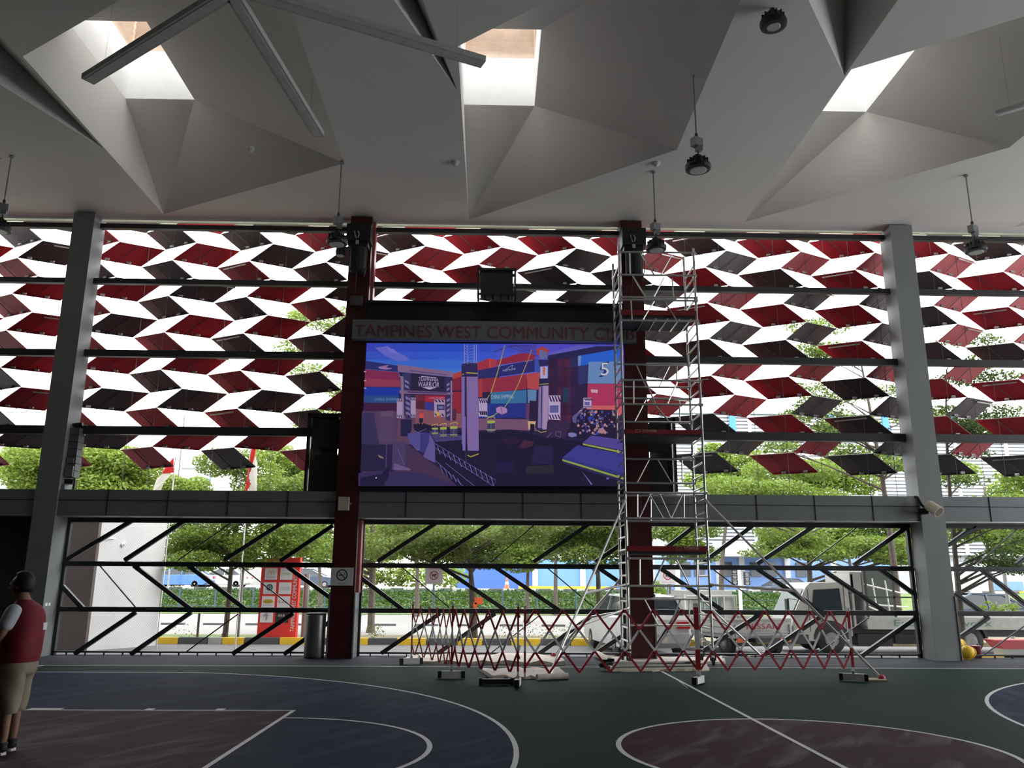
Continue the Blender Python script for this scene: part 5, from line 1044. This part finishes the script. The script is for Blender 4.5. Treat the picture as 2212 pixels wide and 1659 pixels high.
# ---- buildings
M_wht=mat('white_wall',(.48,.49,.50),.8,var=.04,scale=2)
XA=at(187,1409,22.1).x; XB=at(338,1380,20.3).x
t=thing('white_building','white building corner with a camera seen through the left bay','building',((XA+XB)/2,20.3,GZ)); b=MB(); WB=at(350,1250,24.0).x; b.prism([Vector((XA,22.1,GZ)),Vector((WB,24.0,GZ)),Vector((WB-2,24.3,GZ)),Vector((XA-2,22.4,GZ))],(0,0,3.62)); b.build('wall',M_wht,t)
b=MB(); b.bb(-17,XA,21.95,22.08,GZ,3.3); b.build('dark_wall',mat('wall_taupe',(.075,.06,.055),.7,var=.05),t)
b=MB(); p=at(262,1170,22.8); b.box(p,(.22,.16,.05)); b.tube(p+Vector((.05,-.05,-.03)),p+Vector((.12,-.12,-.1)),.045,10); b.tube((XA+.15,22.2,p.z+.06),(p.x,22.8,p.z+.06),.012); b.build('security_camera',M_white,t)
b=MB(); b.bb(-17,XA-.1,21.95,22.5,3.3,3.45); b.build('roof_edge',M_cream,t)
# large louvered building
YB=78; x0=at(1440,1000,YB).x; zt=at(1800,893,YB).z
t=thing('louvered_building','large white building with horizontal louvers behind the trees on the right','building',(x0+25,YB,1))
b=MB(); b.bb(x0,x0+75,YB,YB+30,.9,zt); b.build('wall',mat('facade_grey',(.34,.36,.38),.8),t)  # plain grey wall behind the white slats
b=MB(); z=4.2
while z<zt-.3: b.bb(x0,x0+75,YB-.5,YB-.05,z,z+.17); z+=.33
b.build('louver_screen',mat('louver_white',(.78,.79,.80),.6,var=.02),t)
b=MB(); b.bb(x0-.3,x0+76,YB-.8,YB+30,zt-.25,zt+.1); b.build('roof_edge',mat('roof_pale_green',(.55,.66,.60),.7),t)
for i,px in enumerate((1577,1790,1905,2050)):
    X=at(px,915,YB).x; b=MB(); b.bb(X-.25,X+.35,YB-.75,YB-.5,zt-2.2,zt-.3); b.build('blue_panel',mat('sign_blue',(.05,.22,.75),.5),t)
for px in(1500,1620,1740,1880,2060,2170):
    X=at(px,1000,YB).x; b=MB(); b.bb(X-.15,X+.15,YB-.6,YB-.5,4.2,zt-.3); b.build('mullion',MT['louver_white'],t)
YC=72; t=thing('entrance_block','low blue and white entrance block below the louvers','building',(at(1600,1270,YC).x,YC,.98)); 
xa,xb=at(1440,1240,YC).x,at(1960,1240,YC).x; b=MB(); b.bb(xa,xb,YC,YC+5,.9,3.9); b.build('wall',mat('wall_lightblue',(.15,.27,.55),.6,var=.05),t)
b=MB(); b.bb(at(1540,1200,YC).x,at(1700,1200,YC).x,YC-3,YC,3.7,4.9); b.build('canopy',M_wht,t)
for px in(1462,1552,1602,1700,1800): X=at(px,1240,YC).x; b=MB(); b.bb(X-.22,X+.22,YC-.3,YC,.9,3.9); b.build('pillar',M_wht,t)
for px in(1480,1510,1570,1632,1665,1730): X=at(px,1230,YC).x; b=MB(); b.bb(X-.45,X+.45,YC-.12,YC-.02,2.1,3.3); b.build('window',M_glass,t)
YD=76; t=thing('blue_wall','long blue boundary wall with white pillars behind the upper road','wall',(at(1150,1270,YD).x,YD,.98)); b=MB(); b.bb(at(985,1250,YD).x,at(1150,1250,YD).x,YD,YD+.4,.9,4.2); b.build('deep_blue_panel',mat('wall_deepblue',(.05,.13,.50),.6,var=.05),t)
b=MB(); b.bb(at(1150,1250,YD).x,at(1345,1250,YD).x,YD,YD+.4,.9,3.6); b.build('light_blue_panel',mat('wall_sky',(.13,.28,.62),.6,var=.05),t)
for px in(1156,1259): X=at(px,1250,YD).x; b=MB(); b.bb(X-.25,X+.25,YD-.15,YD,.9,3.8); b.build('pillar',M_wht,t)
b=MB(); b.bb(at(1120,1270,YD-.3).x,at(1330,1270,YD-.3).x,YD-.5,YD-.3,.9,1.2); b.build('yellow_base',M_yellow,t)
def block(label,x0,x1,y0,Y,m,extra=()):
    a=at(x0,y0,Y); c=at(x1,y0,Y); t=thing('distant_building',label,'building',((a.x+c.x)/2,Y,.9),'distant buildings'); b=MB(); b.bb(a.x,c.x,Y,Y+8,.9,a.z); b.build('wall',m,t)
    for nm,u0,v0,u1,v1,mm in extra: p=at(u0,v0,Y-.1); q=at(u1,v1,Y-.1); b=MB(); b.bb(p.x,q.x,Y-.12,Y+.02,q.z,p.z); b.build(nm,mm,t)
block('pale building with a cream edge at the far left',-160,112,805,85,M_wht,[('cream_edge',104,805,112,1000,mat('cream_wall',(.75,.55,.30),.7))]+[('window',x,y,x+14,y+10,M_kw) for x in(15,45,75) for y in(840,880,920)])
block('pale building with a blue sign behind the left flag',380,474,985,95,M_wht,[('sign_panel',444,1034,452,1048,mat('sign_blue',(.05,.22,.75),.5)),('louver',452,963+62,472,963+66,M_clad),('window',392,1010,440,1013,M_clad)])
block('low pale building behind the blue car',120,760,1205,110,M_kw,[('sign_panel',614,1130+76,622,1215,MT['sign_blue'])])
b=MB(); p=at(614,1131,60); q=at(621,1163,60); b.bb(p.x,q.x,60,60.1,q.z,p.z); b.tube(((p.x+q.x)/2,60.05,.98),((p.x+q.x)/2,60.05,q.z),.06); tag(b.build('banner_sign',MT['sign_blue'],loc=(p.x,60,.98)),'narrow bright blue vertical banner above the red totem','sign')
block('white hall with blue panels at the far right',2040,2500,1215,60,M_wht,[('blue_panel',2140,1256,2212,1276,MT['wall_lightblue']),('yellow_base',2130,1277,2260,1281,M_yellow)])
# ---- vehicles
def wheel(t,c,r,w_=.18,d=(0,1,0)):
    R=Vector(d).to_track_quat('Z','Y').to_matrix(); b=MB(); b.lathe(Vector(c)-Vector(d)*w_/2,[(r*.7,0),(r,.03),(r,w_-.03),(r*.7,w_)],20,0,R); o=b.build('wheel',M_rubber,t)
    b=MB(); b.lathe(Vector(c)-Vector(d)*(w_/2+.01),[(r*.5,0),(r*.45,.01),(r*.2,w_+.02),(r*.5,w_+.02)],14,0,R); b.build('hub',mat('hub_grey',(.22,.22,.22),.5),o)
def car(label,c,ang,m,L=4.4,Wd_=1.75,Hh=1.45,group='parked cars',hatch=False):
    # c rear/centre base; local x forward
    t=thing('car',label,'car',c,group); R=Matrix.Rotation(ang,3,'Z'); C0=Vector(c)
    def T(x,y,z): return C0+R@Vector((x,y,z))
    k=L/4.4; h=Hh/1.45
    prof=[(-2.15,.35),(-2.2,.55),(-2.12,.88),(-1.6 if not hatch else -2.05,.98),(-.9,.95),(1.0,.93),(1.95,.80),(2.18,.60),(2.2,.35),(1.9,.22),(-1.9,.22)]
    b=MB(); rows=[]
    for y,s in((-1,.9),(-.93,1),(0,1.03),(.93,1),(1,.9)):
        rows.append([T(x*k*(.985 if abs(y)>.95 else 1),y*Wd_/2,(z*s+(1-s)*.5)*h) for x,z in prof])
    n=len(prof); b.add([p for r_ in rows for p in r_],[(j*n+i,j*n+(i+1)%n,(j+1)*n+(i+1)%n,(j+1)*n+i) for j in range(4) for i in range(n)]+[tuple(range(n)),tuple(reversed(range(4*n,5*n)))]); b.build('body',m,t,False)
    g=[(-1.75 if not hatch else -2.0,.95),(-1.0 if not hatch else -1.75,1.40),(.1,1.44),(1.15,.93)]
    b=MB(); vs=[]
    for y,s in((-.86,0),(-.70,1),(.70,1),(.86,0)):
        for x,z in g: vs.append(T(x*k,(-.86 if y<0 else .86)*Wd_/2 if z<1 else (-.68 if y<0 else .68)*Wd_/2,z*h) if s or z<1 else T(x*k,y*Wd_/2*.99 if z<1 else y*Wd_/2*.8,z*h))
    b.add([T(x*k,sg*Wd_/2*(.92 if z<1 else .72),z*h) for sg in(-1,1) for x,z in g],[(0,1,2,3),(7,6,5,4),(0,4,5,1),(2,6,7,3)]); b.build('windows',M_glass,t)
    b=MB(); b.add([T(x*k,sg*Wd_/2*.73,(z+.015)*h) for sg in(-1,1) for x,z in((g[1][0],g[1][1]),(-.4,1.46),(.15,1.45))],[(0,3,4,1),(1,4,5,2)])
    for sg in(-1,1):
        b.bar(T(g[0][0]*k,sg*Wd_/2*.92,.95*h),T(g[1][0]*k,sg*Wd_/2*.73,1.42*h),.07,.05); b.bar(T(.1*k,sg*Wd_/2*.73,1.45*h),T(1.15*k,sg*Wd_/2*.92,.93*h),.06,.05); b.bar(T(-.4*k,sg*Wd_/2*.93,.95*h),T(-.4*k,sg*Wd_/2*.74,1.43*h),.06,.04)
        b.bar(T(g[1][0]*k,sg*Wd_/2*.73,1.42*h),T(.1*k,sg*Wd_/2*.73,1.45*h),.05,.05)
    b.build('roof',m,t)
    for x in(-1.35,1.35):
        for sg in(-1,1): wheel(t,T(x*k,sg*(Wd_/2-.1),.31*h),.31*h,.2,tuple(R@Vector((0,1,0))))
    for sg in(-1,1):
        b=MB(); b.box(T(-2.17*k,sg*Wd_/2*.78,.76*h),(.08,.32,.16),0,R); b.build('tail_light',mat('tail_red',(.5,.02,.02),.2),t)
        b=MB(); b.box(T(2.08*k,sg*Wd_/2*.72,.62*h),(.12,.35,.14),0,R); b.build('head_light',M_kw,t)
    b=MB(); b.box(T(-2.205*k,0,.42*h),(.03,.5,.12),0,R); b.build('number_plate',M_cream,t)
    return t
M_cblue=mat('car_blue',(.07,.17,.42),.25,.3); M_cgrey=mat('car_slate',(.06,.08,.11),.25,.4); M_cwhite=mat('car_white',(.45,.46,.45),.3)
c=at(392,1268,62); car('bright blue sedan parked on the upper road beyond the left bay',(c.x-.2,62,.98),PI,M_cblue,4.6)
c=at(690,1265,64); car('dark car partly hidden behind the red totem',(c.x-1.2,66,.98),0,M_cgrey)
c=at(470,1262,66); car('white car with red lights behind the small tree',(c.x,67,.98),PI,M_cwhite)
c=at(1690,1288,64); car('slate grey sedan on the upper road above the white lorry',(c.x,64,.42),PI+.15,M_cgrey,4.6,1.8,1.5)
car('white car seen from behind at the scaffold foot',(at(1385,1412,22).x-.1,22.5,GZ),PI/2+.12,M_cwhite,4.0,1.72,1.45,None,True)
c=at(2160,1330,27); car('black car behind the right truck bed',(c.x+.6,30,GZ),PI,M_cgrey,4.4)
M_lor=mat('lorry_white',(.36,.36,.345),.45,var=.05)
# NISSAN lettered lorry seen from behind
ang=math.atan2(.94,-.30); L0=Vector((at(1651,1414,21.1).x,21.1,GZ)); R=Matrix.Rotation(ang,3,'Z')
def T(x,y,z): return L0+R@Vector((x,y,z))
t=thing('pickup_lorry','white pickup lorry with red lettering on its tailgate','lorry',L0)
b=MB(); b.box(T(1.15,0,.50),(2.3,1.6,.12),0,R); 
for sg in(-1,1): b.box(T(1.15,sg*.82,.72),(2.3,.04,.36),0,R); b.box(T(1.15,sg*.845,.72),(2.3,.02,.05),0,R); b.box(T(1.15,sg*.845,.86),(2.3,.02,.04),0,R)
b.build('cargo_bed',M_lor,t)
b=MB(); b.box(T(0,0,.70),(.05,1.68,.42),0,R); 
for z in(.52,.58,.88): b.box(T(-.03,0,z),(.02,1.64,.025),0,R)
for sg in(-1,1): b.box(T(-.04,sg*.78,.62),(.04,.06,.30),0,R)
tg=b.build('tailgate',M_lor,t)
b=MB(); uxv=R@Vector((0,-1,0)); b.text('NISSAN',T(-.032,0,.66),uxv,(0,0,1),.13,.95,0,None,True); b.build('lettering',mat('letter_red',(.35,.02,.04),.5),tg)
b=MB(); b.bb(0,0,0,0,0,0) if False else None
b.text('Autocar centre',T(-.032,0,.60),uxv,(0,0,1),.04,.5,0,None,True); b.build('small_lettering',mat('letter_grey',(.12,.12,.13),.5),tg)
b=MB(); b.box(T(2.75,0,.95),(.85,1.6,1.0),0,R); b.box(T(2.75,0,1.48),(.75,1.5,.14),0,R); b.box(T(3.3,0,.75),(.35,1.6,.6),0,R); b.build('cab',M_lor,t)
b=MB(); b.box(T(2.31,0,1.22),(.02,.62,.26),0,R); b.build('rear_window',mat('pane_green',(.10,.17,.13),.1),t)
b=MB()
for y in(-.2,.2): b.box(T(2.29,y,1.22),(.02,.02,.3),0,R)
for y in(-.8,-.4,.4,.8): b.box(T(2.27,y,1.1),(.04,.03,.7),0,R)
b.box(T(2.27,0,1.42),(.04,1.64,.03),0,R); b.build('guard_frame',M_alu,t)
for sg in(-1,1):
    wheel(t,T(.55,sg*.68,.30),.30,.2,tuple(R@Vector((0,1,0)))); wheel(t,T(2.8,sg*.68,.30),.30,.2,tuple(R@Vector((0,1,0))))
    b=MB(); b.box(T(-.03,sg*.62,.40),(.05,.30,.10),0,R); b.build('tail_light',mat('lamp_amber',(.55,.10,.02),.3),t)
b=MB(); b.box(T(-.02,0,.38),(.04,.4,.12),0,R); b.build('number_plate',M_yellow,t); b=MB(); b.box(T(1.1,0,.4),(2.6,.7,.1),0,R); b.box(T(0,0,.3),(.06,1.5,.08),0,R); b.build('chassis',M_black,t)
# cab over truck facing left
Yk=22.0; X0=at(1714,1390,Yk).x
def K(x,y,z): return Vector((X0+x,Yk+y,GZ+z))
t=thing('flatbed_truck','white cab truck with dark stake sided bed parked at the right','truck',(X0+2,Yk,GZ))
k=1787/Yk; 
side=[(0,.32),(-.02,.62),(.06,.98),(.42,1.66),(.55,1.78),(1.45,1.80),(1.52,1.72),(1.56,.85),(1.56,.45),(1.30,.45),(1.18,.72),(.82,.72),(.66,.45),(.6,.32)]
b=MB(); b.prism([K(x,0,z) for x,z in side],(0,1.62,0)); b.build('cab',mat('cab_cream',(.42,.42,.38),.35),t)
b=MB(); b.prism([K(x,-.012,z) for x,z in[(.52,.98),(.62,1.60),(1.30,1.64),(1.34,1.05),(1.1,.95)]],(0,.01,0)); b.build('side_window',M_glass,t)
b=MB(); b.add([K(.08,.08,1.02),K(.40,.10,1.62),K(.40,1.52,1.62),K(.08,1.54,1.02)],[(0,1,2,3)]); b.v=[v+Vector((-.02,0,.01)) for v in b.v]; b.build('windscreen',mat('pane_pale',(.10,.13,.125),.45),t)
b=MB(); b.bb(X0-.06,X0+.4,Yk-.02,Yk+1.64,GZ+.25,GZ+.48); b.build('bumper',M_dark,t)
b=MB(); b.box(K(-.01,.15,.58),(.05,.22,.14)); b.box(K(-.01,1.45,.58),(.05,.22,.14)); b.build('head_light',M_kw,t)
b=MB(); b.box(K(-.15,-.15,1.22),(.06,.16,.30)); b.path([K(.15,-.02,1.35),K(-.12,-.14,1.38)],.012); b.path([K(.1,0,1.0),K(-.12,-.14,1.05)],.012); b.build('wing_mirror',M_black,t)
b=MB(); b.bb(X0+.46,X0+.475,Yk-.006,Yk,GZ+.55,GZ+1.62); b.bb(X0+1.40,X0+1.415,Yk-.006,Yk,GZ+.5,GZ+1.7); b.bb(X0+.0,X0+.02,Yk-.004,Yk,GZ+.5,GZ+.7); b.build('door_seam',M_dark,t)
b=MB(); b.prism([K(1+.47*math.cos(a),-.004,.36+.47*math.sin(a)) for a in[PI*i/12 for i in range(13)]],(0,.004,0)); b.build('wheel_arch',M_black,t)
b=MB(); b.bb(X0+.75,X0+.95,Yk-.01,Yk,GZ+.80,GZ+.84); b.text('BP 678',K(.62,-.012,.74),(1,0,0),(0,0,1),.05,.38); b.build('door_lettering',M_kb,t)
b=MB(); b.bb(X0+1.6,X0+7.5,Yk+.2,Yk+1.4,GZ+.45,GZ+.62); b.bb(X0+1.7,X0+2.6,Yk+.05,Yk+.5,GZ+.2,GZ+.5); b.bb(X0+2.7,X0+3.5,Yk+.1,Yk+.5,GZ+.25,GZ+.5); b.build('chassis',M_black,t)
b=MB(); b.bb(X0+1.95,X0+7.6,Yk-.02,Yk+1.66,GZ+.62,GZ+.70); b.bb(X0+1.95,X0+7.6,Yk-.03,Yk+.01,GZ+.62,GZ+.92); b.bb(X0+1.95,X0+7.6,Yk+1.62,Yk+1.66,GZ+.62,GZ+.92); bed=b.build('bed',mat('bed_pale',(.40,.42,.38),.6,var=.1),t)
b=MB(); b.text('Eco Urbanworx',K(2.65,-.034,.70),(1,0,0),(0,0,1),.16,2.55); b.build('lettering',mat('letter_green',(.10,.22,.13),.6),bed)
for y in(-.0,1.64):
    b=MB()
    for i in range(3): x=1.98+i*.72; b.bb(X0+x,X0+x+.05,Yk+y-.02,Yk+y+.02,GZ+.9,GZ+2.15)
    b.bb(X0+1.98,X0+3.5,Yk+y-.02,Yk+y+.02,GZ+2.1,GZ+2.16); b.bb(X0+1.98,X0+3.5,Yk+y-.02,Yk+y+.02,GZ+1.4,GZ+1.44)
    if y>1: b.bb(X0+1.98,X0+3.5,Yk+1.60,Yk+1.62,GZ+.9,GZ+2.1)
    b.build('stake_side',mat('stake_dark',(.05,.06,.05),.7),t)
b=MB(); b.bb(X0+1.60,X0+1.9,Yk+.0,Yk+1.64,GZ+1.55,GZ+2.05); b.bb(X0+1.62,X0+1.68,Yk,Yk+1.64,GZ+.7,GZ+2.0); b.bb(X0+1.92,X0+1.96,Yk,Yk+1.6,GZ+.7,GZ+2.2); b.build('head_board',M_lor,t)
b=MB(); 
for a,c_ in(((2.3,.8,1.75),(3.4,.8,1.5)),((2.6,.8,1.2),(2.55,.8,1.9)),((2.95,.8,1.0),(2.9,.8,1.85)),((2.1,.8,1.25),(3.45,.8,1.15)),((2.3,.8,1.2),(2.9,.8,.95))): b.tube(K(*a),K(*c_),.02)
b.build('loose_frames',M_alu,t)
for x in(1.0,4.6): 
    for y in(.1,1.5): wheel(t,K(x,y,.36),.36,.22)
for x in(4.6,): b=MB(); b.prism([K(x+.48*math.cos(a),0.0,.38+.48*math.sin(a)) for a in[PI*i/10 for i in range(11)]]+[K(x+.42*math.cos(a),0,.38+.42*math.sin(a)) for a in[PI-PI*i/10 for i in range(11)]],(0,.3,0)); b.build('mudguard',M_black,t)
b=MB(); p=at(2185,1385,20.2); b.bb(p.x-.4,p.x+.8,19.9,20.3,GZ+.05,GZ+.3); b.prism([Vector((p.x-.6,19.85,GZ+.5)),Vector((p.x+.9,19.85,GZ+.5)),Vector((p.x+.6,19.85,GZ+.3)),Vector((p.x-.4,19.85,GZ+.3))],(0,.5,0),1); tag(b.build('tool_cart',[M_lor,M_pred],loc=(p.x,20,GZ)),'low white cart with a red top at the right edge outside','cart')
g=MB(); g.bb(9.95,16,18.9,19.5,GZ,GZ+.06); g.bb(10.6,13,19.9,20.15,GZ,GZ+.15,1); tag(g.build('green_apron',[mat('apron_green',(.30,.42,.26),.8),M_yellow],loc=(12,19,GZ)),'green and yellow painted strips on the ground right of the helmets','ground marking')
# traffic lights
for px,y0,y1,l in((1586,1229,1263,'traffic light with three lamps left of its white pole'),(1613,1235,1264,'smaller traffic light right of the white pole')):
    Y=44; p=at(px,y0,Y); q=at(px,y1,Y); t=thing('traffic_light',l,'traffic light',(p.x,Y,q.z),'traffic lights'); b=MB(); b.bb(p.x-.15,p.x+.15,Y,Y+.2,q.z,p.z); b.build('housing',M_black,t)
    for i in range(3): z=q.z+(p.z-q.z)*(i+.5)/3; b=MB(); b.lathe((p.x,Y-.02,z),[(.10,0),(.10,.03)],14,0,'Y'); b.bb(p.x-.12,p.x+.12,Y-.12,Y,z+.09,z+.12); b.build('lamp',M_grey,t)
pole('signal_pole','white traffic signal pole between two traffic lights',1600,1228,1300,44,.09,M_white,'pole')
def cone(label,px,py,Y,h,z):
    p=at(px,py,Y); t=thing('traffic_cone',label,'cone',(p.x,Y,z),'traffic cones'); b=MB(); b.lathe((p.x,Y,z+.02),[(h*.24,0),(h*.14,h*.45),(h*.04,h)],14); b.build('body',mat('cone_orange',(.85,.12,.03),.5),t); b=MB(); b.box((p.x,Y,z+.01),(h*.6,h*.6,.03)); b.build('base',M_rubber,t)
    b=MB(); b.lathe((p.x,Y,z+.02+h*.45),[(h*.145,0),(h*.11,h*.2)],14); b.build('band',M_white,t)
cone('orange cone on the upper road before the blue wall',1095,1268,58.5,.9,.95); cone('orange cone on the kerb behind the white car',1475,1376,24.65,.30,GZ+.18); cone('orange cone behind the lorry cab window',1508,1316,42,.7,GZ+.03)
b=MB(); p=at(1034,1298,24); b.box(p,(.22,.1,.18)); b.box(p+Vector((-.1,0,-.12)),(.1,.1,.15)); tag(b.build('orange_tape',mat('cone_orange',(.85,.12,.03),.5),loc=p),'scrap of orange tape tied to the forked tree','tape')
